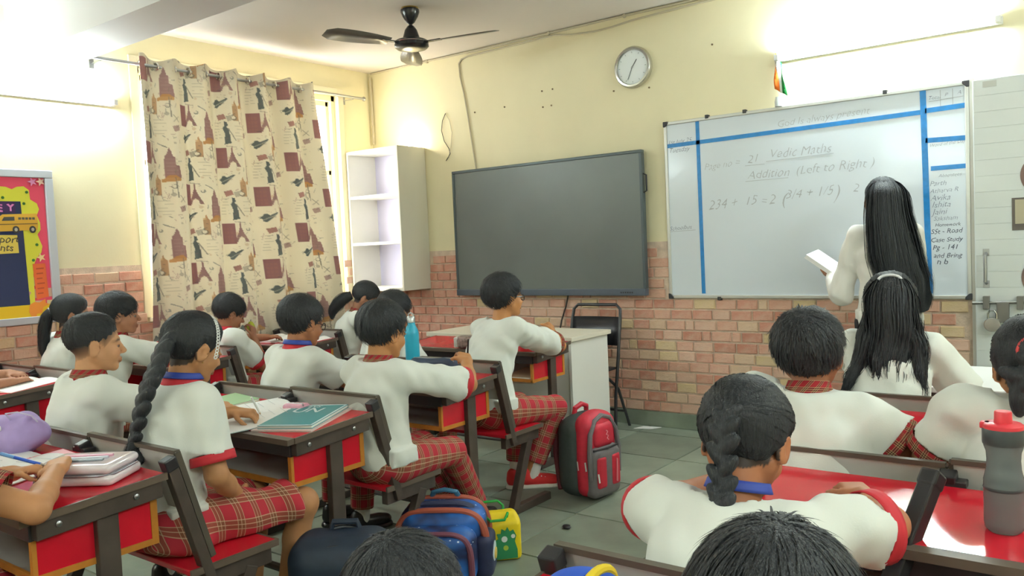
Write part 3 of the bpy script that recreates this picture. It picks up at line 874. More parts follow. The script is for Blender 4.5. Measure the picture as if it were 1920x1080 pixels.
def door():
    t = struct(link('door_1', None), 'white panelled door with brown circles')
    t.location = (-0.685, YF - 0.06, 0)
    dm = mat('door_laminate', (222, 226, 224), .4, noise=(3, .02))
    w = .98
    MB().box(0, w, 0, .045, 0, 2.13).build('door_leaf', dm, t, bevel=.003)
    for i in range(24):    # shallow ribbed facing boards
        z = .03 + i * .0875
        MB().box(.004, w - .004, -.003, 0.001, z, z + .0863).build('facing_board', dm, t, bevel=.0008)
    br = mat('brown_veneer', (122, 96, 88), .5)
    for z in (1.592, 1.045, .50): MB().lathe([(0, .003), (.115, .003), (.115, .007), (0, .007)], 40, (.335, 0, z), 'y').build('veneer_disc', br, t)
    MB().box(.18, .40, -.007, -.003, 1.30, 1.475).build('square_border', mat('veneer_border', (100, 92, 86), .5), t)
    MB().box(.195, .385, -.009, -.006, 1.335, 1.465).build('square_inlay', mat('veneer_inlay', (186, 176, 150), .5), t)
    h = MB(); h.tube([(.055, -.004, 1.18), (.055, -.045, 1.17), (.055, -.045, 1.025), (.055, -.004, 1.015)], .009, 10)
    ho = h.build('pull_handle', M_STEEL, t, smooth=True)
    for z in (1.185, 1.01): MB().box(.04, .07, -.008, -.003, z - .02, z + .02).build('handle_plate', M_STEEL, ho)
    lm = mat('latch_steel', (130, 128, 124), .35, metal=.8)
    lo = MB().tube([(-.012, -.025, .905), (.245, -.025, .912)], .008, 10).build('latch_bolt', lm, t, smooth=True)
    for x in (.055, .215):
        MB().box(x - .016, x + .016, -.034, -.003, .872, .945).build('latch_bracket', lm, lo, bevel=.003)
    MB().box(.105, .165, -.034, -.028, .80, .912).build('hasp', lm, lo, bevel=.002)
    pl = MB().lathe([(0, -.013), (.036, -.013), (.04, -.008), (.04, .008), (.036, .013), (0, .013)], 24, (.085, -.045, .79), 'y').build('padlock', mat('padlock_steel', (190, 188, 180), .25, metal=.9), t, smooth=True)
    MB().tube([(.065, -.045, .815), (.065, -.045, .85), (.075, -.045, .868), (.095, -.045, .868), (.105, -.045, .85), (.105, -.045, .815)], .006, 8).build('shackle', M_CHROME, pl, smooth=True)
    MB().box(.05, .115, -.006, -.002, 2.085, 2.118).build('tape_piece', mat('tape_grey', (196, 196, 190), .5), t)
    fr = MB().box(-.02, 0.0, .03, .06, 0, 2.15).box(w, w + .05, .0, .06, 0, 2.15)
    fr.build('door_frame', mat('door_frame', (196, 192, 180), .5), t)
door()

def notice_board():
    t = thing('notice_board', 'grey framed notice board with pink backing and a yellow bus cutout', 'notice board', (XL, 0, 0))
    y0, y1, z0, z1 = 0.9, 2.44, 0.985, 1.94
    fm = mat('board_frame_grey', (192, 196, 204), .4, metal=.2)
    fn = lambda a, b, c: (c, a, b)
    MB().box(.001, .014, y0, y1, z0, z1).build('backing', mat('pink_card', (236, 84, 112), .8), t)
    for b in ((y0, y1, z1 - .048, z1), (y0, y1, z0, z0 + .045), (y0, y0 + .048, z0 + .045, z1 - .048), (y1 - .05, y1, z0 + .045, z1 - .048)):
        MB().box(.001, .032, b[0], b[1], b[2], b[3]).build('frame_rail', fm, t, bevel=.004)
    def cut(nm, pts, col, h, sh=.002, parent=None):
        return MB().prism(pts, fn, .014 + h - sh, .014 + h).build(nm, mat('card_%02x%02x%02x' % col, col, .8), parent or t)
    sc = [(1.3, 1.83)] + [(1.35 + .083 * i, 1.83 + (.012 if i % 2 else -.008)) for i in range(10)] + [(2.136, 1.834), (2.168, 1.832), (2.2, 1.818), (2.231, 1.834), (2.269, 1.838), (2.298, 1.816), (2.302, 1.757), (2.339, 1.734), (2.35, 1.697), (2.334, 1.66), (2.35, 1.614), (2.35, 1.568), (2.33, 1.54), (2.341, 1.503), (2.354, 1.466), (2.344, 1.424), (2.315, 1.393), (2.3, 1.361), (2.289, 1.292), (2.287, 1.10), (1.3, 1.10)]
    cut('scalloped_paper', sc, (228, 226, 74), .003)
    cut('felt_panel', [(1.4, 1.742), (2.244, 1.744), (2.256, 1.105), (1.4, 1.102)], (40, 50, 88), .006)
    cut('title_strip', [(1.5, 1.74), (2.212, 1.742), (2.211, 1.674), (1.5, 1.673)], (62, 36, 84), .008)
    text_mesh([('E', 2.108, 1.682, .062, 0), ('Y', 2.165, 1.684, .062, 0)], 'title_letter', mat('pink_letter', (220, 130, 190), .7), t, lambda a, b: (.0235, a, b), 0, .002)
    bus = cut('bus_cutout', [(2.10, 1.571), (2.108, 1.642), (2.135, 1.664), (2.331, 1.67), (2.335, 1.60), (2.328, 1.568), (2.10, 1.56)], (222, 172, 62), .011, .003)
    cut('bus_window', [(2.128, 1.625), (2.142, 1.648), (2.2, 1.65), (2.2, 1.626)], (72, 72, 70), .0125, .002, bus)
    for i in range(5): cut('bus_window', [(2.222 + i * .02, 1.632), (2.222 + i * .02, 1.646), (2.237 + i * .02, 1.646), (2.237 + i * .02, 1.632)], (84, 80, 70), .0125, .002, bus)
    cut('bus_stripe', [(2.105, 1.600), (2.105, 1.606), (2.33, 1.61), (2.33, 1.604)], (120, 96, 50), .0125, .002, bus)
    for y in (2.204, 2.30):
        cut('bus_wheel', [(y + .019 * math.cos(a), 1.571 + .022 * math.sin(a)) for a in np.linspace(0, 6.28, 17)[:-1]], (60, 56, 52), .014, .004, bus)
        cut('bus_hub', [(y + .009 * math.cos(a), 1.571 + .011 * math.sin(a)) for a in np.linspace(0, 6.28, 13)[:-1]], (190, 185, 170), .015, .004, bus)
    cut('name_card', [(1.9, 1.543), (2.21, 1.538), (2.213, 1.428), (1.9, 1.42)], (224, 200, 92), .009)
    text_mesh([('port', 2.105, 1.492, .062, 0), ('nts', 2.105, 1.442, .062, 0)], 'card_lettering', mat('card_ink', (66, 60, 50), .7), t, lambda a, b: (.0235, a, b), .25, .0004)
    o = cut('orange_note', [(2.287, 1.357), (2.361, 1.358), (2.369, 1.147), (2.297, 1.134)], (236, 112, 60), .007)
    for k in range(6): cut('note_line', [(2.305, 1.33 - .031 * k), (2.35 - .006 * (k % 3), 1.332 - .031 * k), (2.35 - .006 * (k % 3), 1.324 - .031 * k), (2.305, 1.322 - .031 * k)], (190, 80, 46), .0075, .001, o)
    cut('yellow_strip', [(1.0, 1.11), (2.401, 1.102), (2.404, 1.03), (1.0, 1.03)], (240, 198, 40), .008)
    cut('leaf_cutout', [(2.252, 1.105), (2.28, 1.12), (2.31, 1.115), (2.345, 1.135), (2.345, 1.11), (2.367, 1.10), (2.33, 1.085), (2.32, 1.05), (2.29, 1.045), (2.28, 1.006), (2.262, 1.02), (2.245, 1.06)], (240, 150, 60), .011)
    for (y, z, c) in ((2.338, 1.396, (240, 210, 150)), (2.318, 1.867, (228, 150, 196)), (2.366, 1.869, (236, 200, 180))):
        cut('flower_cutout', [(y + (.03 if i % 2 else .012) * math.cos(i * PI / 5), z + (.03 if i % 2 else .012) * math.sin(i * PI / 5)) for i in range(10)], c, .012)
    for y, z in ((2.146, 1.766), (2.284, 1.802), (2.263, 1.731), (2.321, 1.476), (2.294, 1.38), (2.0, 1.79)):
        cut('green_dot', [(y + .009 * math.cos(a), z + .009 * math.sin(a)) for a in np.linspace(0, 6.28, 11)[:-1]], (62, 120, 50), .006)
notice_board()

def fan():
    t = thing('ceiling_fan', 'black ceiling fan with a gold ring hanging from the ceiling', 'fan', (-3.80, 4.05, ZC))
    blk = mat('fan_black', (34, 34, 38), .25, spec=.6)
    MB().lathe([(0, 0), (.056, 0), (.058, -.008), (.052, -.016), (0, -.016)], 24).build('ceiling_ring', mat('brass', (196, 170, 110), .25, metal=1.0), t, smooth=True)
    MB().lathe([(0, -.012), (.062, -.014), (.062, -.03), (.05, -.06), (.026, -.098), (.012, -.108), (.012, -.115), (.022, -.12), (.04, -.145), (.054, -.19), (.058, -.215), (0, -.215)], 28).build('canopy', blk, t, smooth=True)
    MB().lathe([(0, -.205), (.06, -.208), (.10, -.214), (.112, -.222), (.114, -.255), (.10, -.268), (.055, -.272), (0, -.273)], 32).build('motor', blk, t, smooth=True)
    MB().lathe([(.112, -.226), (.1155, -.230), (.112, -.234)], 32, caps=False).build('trim_ring', M_CHROME, t, smooth=True)
    bm = mat('fan_blade', (92, 86, 78), .3, spec=.5)
    for k in range(3):
        a = math.radians(14 + 120 * k)
        mb = MB(); n = 9; V = []
        for i in range(n):
            u = i / (n - 1); r = .17 + .45 * u; hw = .045 + .028 * math.sin(PI * min(u * .75, 1)) * 1.2 - (.03 * max(0, u - .9) / .1)
            for s in (-1, 1):
                z = -.236 + s * hw * .22
                V.append((r * math.cos(a) - s * hw * math.sin(a), r * math.sin(a) + s * hw * math.cos(a), z))
        F = [(2 * i, 2 * i + 1, 2 * i + 3, 2 * i + 2) for i in range(n - 1)]
        b = MB().add(V, F).build('blade', bm, t, smooth=True, solid=.004)
        MB().bar((.09 * math.cos(a), .09 * math.sin(a), -.236), (.22 * math.cos(a), .22 * math.sin(a), -.234), .035, .006).build('blade_iron', blk, b)
fan()
# ------------------------------------------------------------------ school desks: table behind, bench in front
def desk_unit(Wd, bench=True, table=True, panels=2):
    """local: x across, far edge of the table at y=0, floor z=0"""
    t = link('school_desk', None)
    h = Wd / 2
    zt = lambda y: .730 + .065 * y            # sloping table top
    def slab(x0, x1, y0, y1, top, th):
        return [(x0, y0, zt(y0) - th + top), (x1, y0, zt(y0) - th + top), (x1, y1, zt(y1) - th + top), (x0, y1, zt(y1) - th + top),
                (x0, y0, zt(y0) + top), (x1, y0, zt(y0) + top), (x1, y1, zt(y1) + top), (x0, y1, zt(y1) + top)]
    MB().hexa(slab(-h, h, -.365, 0, 0, .018)).build('table_top', M_RED, t, bevel=.003)
    er = MB()
    for s in (-1, 1): er.hexa(slab(s * h - .004, s * h + .004, -.367, .002, .001, .02))
    er.hexa(slab(-h, h, -.396, -.365, .001, .02))
    er.build('edge_band', mat('edge_band', (96, 82, 70), .45), t)
    for s in (-1, 1):
        x = s * (h - .022)
        r = MB().hexa(slab(x - .016, x + .016, -.355, -.01, -.018, .05)).build('side_rail', M_DARK, t, bevel=.003)
        for y in (-.30, -.09): MB().lathe([(0, 0), (.009, 0), (.008, .004), (.004, .006), (0, .006)], 10, (x + s * .016, y, zt(y) - .04), 'x').build('bolt', M_STEEL, r, smooth=True)
        MB().bar((s * (h - .035), -.165, .02), (s * (h - .035), -.165, .675), .03, .06, up=(0, 1, 0)).build('table_leg', M_DARK, t, bevel=.003)
        MB().box(s * (h - .035) - .02, s * (h - .035) + .02, -.34, .44 if bench else .02, 0, .04).build('floor_rail', M_DARK, t, bevel=.004)
    MB().hexa(slab(-h + .035, h - .035, -.362, -.345, -.018, .055)).build('front_rail', M_BLACK, t, bevel=.002)
    # book shelf under the top
    zb = .535
    MB().box(-h + .05, h - .05, -.345, -.02, zb - .012, zb).build('book_shelf', M_SHELF, t)
    for s in (-1, 1):
        x = s * (h - .05)
        sp = MB().box(x - .006, x + .006, -.35, -.015, zb - .012, .66).build('shelf_side', M_RED, t)
        MB().box(x - .009, x + .009, -.353, -.012, zb - .014, zb + .004).box(x - .009, x + .009, -.032, -.012, zb, .66).box(x - .0085, x + .0085, -.355, -.343, zb, .66).build('edge_strip', M_WOOD, sp)
    MB().box(-h + .05, h - .05, -.03, -.02, zb, .67).build('shelf_back', M_SHELF, t)
    MB().box(-h + .05, h - .05, -.353, -.345, zb - .014, zb + .006).build('shelf_lip', M_WOOD, t)
    MB().tube([(-h + .05, -.165, .10), (h - .05, -.165, .10)], .016, 8).build('stretcher', M_DARK, t, smooth=True)
    if bench:
        pt = lambda z: .030 + (.775 - z) * .28           # y of the leaning post at height z
        posts = (-1, 1, 0) if panels == 2 else (-1, 1)
        for s in posts:
            x = s * (h - .012)
            top = .762 if s else .752
            p = MB().bar((x, pt(top) - .02, top), (x, pt(.36) - .02, .36), .034, .034, up=(0, 1, 0)).build('post', M_BLACK if s == 0 else M_DARK, t, bevel=.003)
            MB().bar((x, pt(top) - .024, top + .006), (x, pt(top - .03) - .02, top - .03), .039, .039, up=(0, 1, 0)).build('post_cap', M_BLACK, p, bevel=.004)
            if s == 0: MB().box(-.04, .04, .0, .04, .724, .742).build('bracket', M_BLACK, p, bevel=.003)
        for k in range(panels):
            x0 = -h + .004 + k * (Wd / panels); x1 = x0 + Wd / panels - .012
            dz = .012 * (k % 2)
            z1, z0 = .768 + dz, .585
            f = lambda x, z, o: (x, pt(z) + .006 + o, z)
            MB().hexa([f(x0, z0, 0), f(x1, z0, 0), f(x1, z0, .012), f(x0, z0, .012), f(x0, z1, 0), f(x1, z1, 0), f(x1, z1, .012), f(x0, z1, .012)]).build('backrest', M_PANEL, t)
            b = t.children[-1]
            fb = MB()
            fb.bar(f(x0, z1, .006), f(x1, z1, .006), .012, .020, up=(0, 1, 0))
            fb.bar(f(x0, z1, .006), f(x0, .44, .006), .010, .018, up=(0, 1, 0)).bar(f(x1, z1, .006), f(x1, .44, .006), .010, .018, up=(0, 1, 0))
            fb.build('backrest_frame', mat('backrest_edge', (92, 84, 74), .4, metal=.2), bpy.data.objects[b.name])
        MB().box(-h, h, .055, .365, .402, .420).build('seat', M_RED, t, bevel=.004)
        MB().box(-h, h, .360, .369, .400, .421).box(-h - .004, -h + .004, .055, .367, .400, .421).box(h - .004, h + .004, .055, .367, .400, .421).build('seat_edge', mat('edge_band', (96, 82, 70), .45), t)
        for s in (-1, 1):
            x = s * (h - .03)
            MB().box(x - .016, x + .016, .07, .35, .345, .402).build('seat_rail', M_DARK, t, bevel=.003)
            MB().bar((x, .275, .36), (x, .13, .03), .036, .045, up=(0, 1, 0)).build('bench_leg', M_DARK, t, bevel=.003)
        MB().box(-h + .03, h - .03, .33, .352, .36, .402).build('seat_apron', M_DARK, t)
    return t
def pose_desk(t, loc, label, group='school desk and bench units', rz=0.0):
    t.location = loc; t.rotation_euler = (0, 0, rz)
    return tag(t, label, 'desk', group)

UX = 1.06
u1 = pose_desk(desk_unit(UX), (-2.75, 1.25, 0), 'red school desk with bench holding the purple pouch and clear pencil case')
u2 = pose_desk(copy_tree(u1), (-2.84, 2.14, 0), 'red school desk with bench holding the teal book and open notebook')
u3 = pose_desk(copy_tree(u1), (-2.95, 3.05, 0), 'red school desk with bench holding the dark blue pencil case')
u4 = pose_desk(desk_unit(1.12, bench=False), (-3.34, 4.26, 0), 'front red school desk standing against the white teacher table')
ua = pose_desk(desk_unit(.92), (-4.93, 2.0, 0), 'red school desk with bench at the wall below the notice board')
ub = pose_desk(desk_unit(.74), (-4.86, 3.0, 0), 'red school desk with bench at the wall left of the curtain, mostly hidden')
uc = pose_desk(copy_tree(ub), (-4.95, 3.95, 0), 'red school desk with bench in front of the curtain with open books')
ra = pose_desk(copy_tree(u1), (-0.36, 2.95, 0), 'red school desk in front of the boy seen from behind')
rb = pose_desk(copy_tree(u1), (-0.345, 2.12, 0), 'red school desk with a shiny top carrying the grey water bottle')
rc = pose_desk(copy_tree(u1), (-0.345, 1.215, 0), 'nearest school desk whose grey backrest shows at the bottom edge')

def slanted_post():
    t = thing('steel_post', 'black square steel post slanting over the shiny red desk', 'post', (-0.355, 1.64, 0))
    a, b = Vector((-.055, 0.0, .53)), Vector((.028, .22, .825))
    MB().bar(a, b, .036, .036, up=(0, 0, 1)).build('post_tube', M_BLACK, t, bevel=.004)
    d = (b - a).normalized()
    MB().bar(b - d * .03, b + d * .006, .041, .041, up=(0, 0, 1)).build('end_cap', M_BLACK, t, bevel=.006)
    MB().bar((-.055, 0.0, .54), (-.055, .0, 0), .036, .036, up=(0, 1, 0)).build('lower_tube', M_BLACK, t, bevel=.004)
slanted_post()

# ------------------------------------------------------------------ other furniture
def teacher_table():
    t = thing('teacher_table', 'white teacher table behind the front red desk', 'table', (-3.47, 4.62, 0))
    w, d, h = 1.26, .50, .735
    MB().box(-w / 2, w / 2, -d / 2, d / 2, h - .028, h).build('table_top', mat('cream_laminate', (228, 220, 200), .4), t, bevel=.003)
    for s in (-1, 1): MB().box(s * (w / 2 - .03) - .01, s * (w / 2 - .03) + .01, -d / 2 + .02, d / 2 - .02, 0, h - .028).build('side_panel', M_WHITE, t, bevel=.002)
    MB().box(-w / 2 + .04, w / 2 - .04, -d / 2 + .05, -d / 2 + .066, .12, h - .028).build('modesty_panel', M_WHITE, t)
teacher_table()

def folding_chair():
    t = thing('folding_chair', 'black steel folding chair standing against the brick wall', 'chair', (-3.08, 4.98, 0))
    hw = .205; pts = []
    # back frame: one bent tube from foot to foot over the top rail
    def side(s): return [(s * hw, -.04, 0.0), (s * hw, -.02, .25), (s * hw, .03, .50), (s * (hw - .005), .09, .78), (s * (hw - .012), .108, .855), (s * (hw - .045), .115, .885)]
    L = side(-1); R = side(1)[::-1]
    MB().tube(L + R, .0115, 10).build('back_frame', M_BLACK, t, smooth=True)
    for s in (-1, 1):
        MB().tube([(s * (hw - .02), .20, 0.0), (s * (hw - .02), .05, .30), (s * (hw - .02), -.16, .44)], .0105, 8).build('leg', M_BLACK, t, smooth=True)
    MB().tube([(-hw + .02, .13, .12), (hw - .02, .13, .12)], .008, 8).build('cross_bar', M_BLACK, t, smooth=True)
    MB().tube([(-hw, -.02, .16), (hw, -.02, .16)], .008, 8).build('cross_bar', M_BLACK, t, smooth=True)
    V = []; n = 9
    for i in range(n):
        u = i / (n - 1) * 2 - 1
        for z, y in ((.60, .052), (.80, .093)): V.append((u * (hw - .012), y + .02 * (1 - u * u), z))
    MB().add(V, [(2 * i, 2 * i + 2, 2 * i + 3, 2 * i + 1) for i in range(n - 1)]).build('backrest', mat('chair_sheet_steel', (48, 48, 52), .35, metal=.4), t, smooth=True, solid=.004)
    MB().box(-hw + .015, hw - .015, -.20, .04, .435, .452).build('seat', mat('chair_sheet_steel', (48, 48, 52), .35, metal=.4), t, bevel=.008)
folding_chair()

def white_table():
    t = thing('white_table', 'white table in front of the long-haired girl near the door', 'table', (-0.42, 3.90, 0))
    MB().box(-.52, .52, -.30, .30, .675, .70).build('table_top', mat('bright_laminate', (240, 240, 236), .35), t, bevel=.004)
    for sx in (-1, 1):
        for sy in (-1, 1): MB().box(sx * .47 - .02, sx * .47 + .02, sy * .25 - .02, sy * .25 + .02, 0, .675).build('leg', M_DARK, t, bevel=.003)
    MB().box(-.47, .47, -.26, -.24, .60, .675).build('apron', M_DARK, t)
white_table()
# ------------------------------------------------------------------ things on the desks
TZ = 0.727
def tilt(y):      # slope of the table tops
    return (math.radians(4.0), 0, 0)
def flat_rot(rz):   # lying flat on a sloping table top
    return tuple((Matrix.Rotation(math.radians(3.7), 3, 'X') @ Matrix.Rotation(rz, 3, 'Z')).to_euler())
def book(name, label, cat, loc, w, l, h, rz, cover, title=None, group=None, pages=(240, 236, 226)):
    t = thing(name, label, cat, loc, group=group, rot=flat_rot(rz))
    c = mat('cover_%02x%02x%02x' % cover, cover, .35)
    MB().box(-w / 2, w / 2, -l / 2, l / 2, 0, .0015).build('back_cover', c, t)
    MB().box(-w / 2 + .003, w / 2 - .003, -l / 2 + .003, l / 2 - .003, .0015, h - .0015).build('page_block', mat('page_edges', pages, .8), t)
    f = MB().box(-w / 2, w / 2, -l / 2, l / 2, h - .0015, h).build('front_cover', c, t)
    if title: title(f, h)
    return t
def open_book(name, label, loc, w, l, rz, cover=(180, 60, 70), cat='notebook', lift=.012):
    t = thing(name, label, cat, loc, rot=flat_rot(rz))
    MB().box(-w / 2 - .003, w / 2 + .003, -l / 2 - .003, l / 2 + .003, 0, .002).build('cover', mat('cover_%02x%02x%02x' % cover, cover, .4), t)
    for s in (-1, 1):
        n = 9; V = []
        for i in range(n):
            u = i / (n - 1); z = .004 + lift * math.sin(PI * min(1, u * 1.15)) * (1 - .55 * u)
            for y in (-l / 2, l / 2): V.append((s * u * w / 2, y, z))
        for i in range(n):
            u = i / (n - 1)
            for y in (-l / 2, l / 2): V.append((s * u * w / 2, y, .002))
        F = []
        for i in range(n - 1):
            a = 2 * i
            F += [(a, a + 1, a + 3, a + 2), (2 * n + a, 2 * n + a + 2, 2 * n + a + 3, 2 * n + a + 1), (a, a + 2, 2 * n + a + 2, 2 * n + a), (a + 1, 2 * n + a + 1, 2 * n + a + 3, a + 3)]
        F += [(2 * n - 2, 2 * n - 1, 4 * n - 1, 4 * n - 2)]
        p = MB().add(V, F).build('page_stack', M_PAPER, t, smooth=True)
        for k in range(5):
            y = -l * .32 + k * l * .15
            zz = .004 + lift * math.sin(PI * .5) * .75
            MB().box(min(s * w * .08, s * w * (.30 + .03 * (k % 3))), max(s * w * .08, s * w * (.30 + .03 * (k % 3))), y, y + .0015, zz + .0035, zz + .0042).build('written_line', mat('pencil_grey', (205, 205, 205), .8), p)
    return t

def title_teal(f, h):
    wm = mat('cover_white_print', (226, 236, 236), .5)
    text_mesh([('UN', -.085, .035, .085, 0)], 'cover_lettering', wm, f, lambda a, b: (a, b, h + .0006), .1, .001)
    text_mesh([('EVS', -.045, .105, .035, 0)], 'cover_lettering', wm, f, lambda a, b: (a, b, h + .0006), .1, .0006)
    MB().box(-.108, .108, .138, .145, h, h + .0005).box(-.108, .108, -.145, -.138, h, h + .0005).box(.101, .108, -.145, .145, h, h + .0005).build('cover_border', wm, f)
book('folder', 'pale pink folder under the teal workbook', 'folder', (-2.485, 1.955, .7182), .25, .31, .006, math.radians(20), (226, 196, 190))
book('workbook', 'teal workbook with white lettering on the desk', 'book', (-2.49, 1.965, .7250), .222, .292, .012, math.radians(22), (52, 142, 150), title_teal)
open_book('notebook', 'open notebook under the braided girl writing hand', (-2.74, 1.93, .7215), .44, .30, math.radians(-22), (150, 170, 170))
book('notebook', 'light green notebook lying left of the open notebook', 'notebook', (-3.09, 1.985, .7204), .22, .28, .010, math.radians(-8), (164, 206, 160))
open_book('notebook', 'open notebook in front of the hands with the blue pen', (-2.80, 1.03, .7162), .42, .29, math.radians(12), (200, 90, 100))
book('notebook', 'pink card folder behind the clear pencil case', 'folder', (-2.70, 1.165, .7250), .24, .12, .006, math.radians(-4), (238, 130, 140))
open_book('notebook', 'open notebook on the wall desk by crossed arms', (-4.70, 1.83, .7195), .42, .30, math.radians(12), (210, 60, 70))
open_book('notebook', 'left open book on the desk before the curtain', (-5.10, 3.78, .7195), .34, .28, math.radians(6), (210, 60, 70), lift=.02)
open_book('notebook', 'right open book on the desk before the curtain', (-4.76, 3.80, .7208), .30, .26, math.radians(-6), (190, 60, 80), lift=.014)
book('notepad', 'small white notepad beside the writing boy hand', 'notepad', (-2.50, 2.83, .7162), .15, .17, .006, math.radians(-20), (240, 228, 220))
book('notebook', 'white notebook in front of the boy with glasses', 'notebook', (-3.32, 2.87, .7188), .20, .22, .008, math.radians(15), (240, 232, 224))
book('notepad', 'white pad under the braided girl elbow at the shiny desk', 'notepad', (-.44, 1.83, .7117), .13, .17, .010, math.radians(25), (238, 232, 226))
book('notebook', 'brown notebook inside the shelf of the front desk', 'notebook', (-2.96, 4.06, .5155), .20, .26, .04, math.radians(4), (206, 170, 130))
tag(MB().hexa([(-2.82, 5.10, .001), (-2.70, 5.14, .001), (-2.66, 5.215, .001), (-2.79, 5.19, .001), (-2.82, 5.10, .004), (-2.70, 5.14, .004), (-2.66, 5.215, .004), (-2.79, 5.19, .004)]).build('paper_sheet', M_PAPER), 'small white paper lying on the floor by the wall', 'paper')
tag(MB().lathe([(0, 0), (.012, .001), (.018, .008), (.014, .016), (0, .018)], 9, (-2.117, 3.15, 0), sx=1.3).build('pebble', M_BLACK, smooth=True), 'small black pebble lying on the floor', 'pebble')

def sdf_obj(name, parent, mt, lo, hi, h, build, smooth=1, **kw):
    f = Field(lo, hi, h); build(f)
    V, Q = f.mesh(smooth)
    return np_mesh(name, V, Q, mt, parent, **kw)

# purple pouch
def pouch():
    t = thing('purple_pouch', 'soft purple drawstring pouch on the nearest left desk', 'pouch', (-2.98, 1.155, .7235))
    m = mat('purple_cloth', (172, 150, 204), .8, noise=(30, .06))
    def b(f):
        f.ell((0, 0, .055), (.125, .085, .062), k=.02); f.ell((.03, .0, .085), (.085, .06, .05), k=.03); f.cone((.07, 0, .10), (.10, .0, .125), .03, .018, k=.02)
        f.folds(.016, (80, 50), 4, (1, 1, 1)); f.cutplane((0, 0, .001), (0, 0, -1))
    sdf_obj('body', t, m, (-.16, -.13, -.02), (.16, .13, .17), .006, b)
    MB().tube([(.05, -.03, .12), (.07, -.05, .145), (.11, -.03, .15), (.14, .0, .135), (.13, .02, .11)], .0025, 6).build('drawstring', mat('lilac_cord', (200, 190, 214), .7), t, smooth=True)
    for p in ((.055, -.062, .098), (.085, -.055, .075)): MB().lathe([(0, 0), (.008, .001), (.008, .004), (0, .006)], 10, p, 'y').build('button', mat('pearl', (228, 226, 226), .3), t, smooth=True)
pouch()
def clear_case():
    t = thing('pencil_case', 'clear pink zip pencil case on the nearest left desk', 'pencil case', (-2.40, 1.115, .7215), rot=flat_rot(math.radians(28)))
    m = mat('pink_vinyl', (222, 212, 216), .12, spec=.6, coat=.6, noise=(12, .05))
    sdf_obj('lower_shell', t, m, (-.15, -.11, -.01), (.15, .11, .05), .005, lambda f: f.box((0, 0, .016), (.125, .075, .016), .014))
    sdf_obj('lid', t, m, (-.15, -.11, .01), (.15, .11, .09), .005, lambda f: f.box((0, 0, .047), (.123, .073, .014), .014).folds(.002, (60, 40), 2, (1, 1, 1)))
    zp = [(.122 * math.cos(a) * (abs(math.cos(a)) ** -.55 if abs(math.cos(a)) > .01 else 1) if False else .124 * max(-1, min(1, 1.25 * math.cos(a))), .074 * max(-1, min(1, 1.25 * math.sin(a))), .032) for a in np.linspace(0, 2 * PI, 33)[:-1]]
    MB().tube(zp, .003, 6, closed=True).build('zip', mat('grey_zip', (150, 150, 158), .4, metal=.3), t, smooth=True)
    for i, c in enumerate(((90, 100, 110), (180, 180, 190), (214, 150, 170))):
        MB().tube([(-.08, -.03 + .025 * i, .0625), (.07, -.02 + .022 * i, .0625)], .0045, 7).build('printed_stripe', mat('case_print_%d' % i, c, .3), t, smooth=True)
clear_case()
def soft_case(name, label, loc, rz, size, col, m2=None):
    t = thing(name, label, 'pencil case', loc, rz)
    w, d, h = size
    sdf_obj('body', t, mat('case_%02x%02x%02x' % col, col, .6, noise=(25, .15)), (-w, -d, -.02), (w, d, h * 1.6), .007, lambda f: f.box((0, 0, h / 2), (w / 2, d / 2, h / 2), min(d, h) * .4).folds(.003, (60, 40), 3, (1, 1, 1)))
    MB().tube([(-w * .42, -d * .1, h * .985), (w * .42, -d * .1, h * .985)], .004, 6).build('zip', m2 or M_STEEL, t, smooth=True)
    MB().tube([(w * .42, -d * .1, h * .98), (w * .49, -d * .2, h * .8)], .003, 6).build('zip_pull', M_STEEL, t, smooth=True)
soft_case('pencil_case', 'dark blue pencil case in front of the boy at the third desk', (-2.76, 2.985, .7262), math.radians(10), (.26, .09, .075), (38, 52, 74))
soft_case('pencil_case', 'pink pencil pouch against the backrest behind the teal workbook', (-2.64, 2.045, .7240), math.radians(8), (.10, .06, .03), (230, 170, 190))
def chain_case():
    t = thing('pencil_pouch', 'silver patterned zip pouch on the front desk', 'pencil case', (-3.26, 3.955, .712), math.radians(24))
    sdf_obj('body', t, mat('silver_print', (150, 128, 120), .35, noise=(60, .6)), (-.2, -.1, -.02), (.2, .1, .12), .006, lambda f: f.box((0, 0, .036), (.14, .05, .036), .02).folds(.004, (80, 50), 9, (1, 1, 1)))
    MB().box(-.155, -.125, -.045, .045, .004, .068).build('end_flap', mat('pale_vinyl', (206, 204, 196), .4), t, bevel=.006)
chain_case()

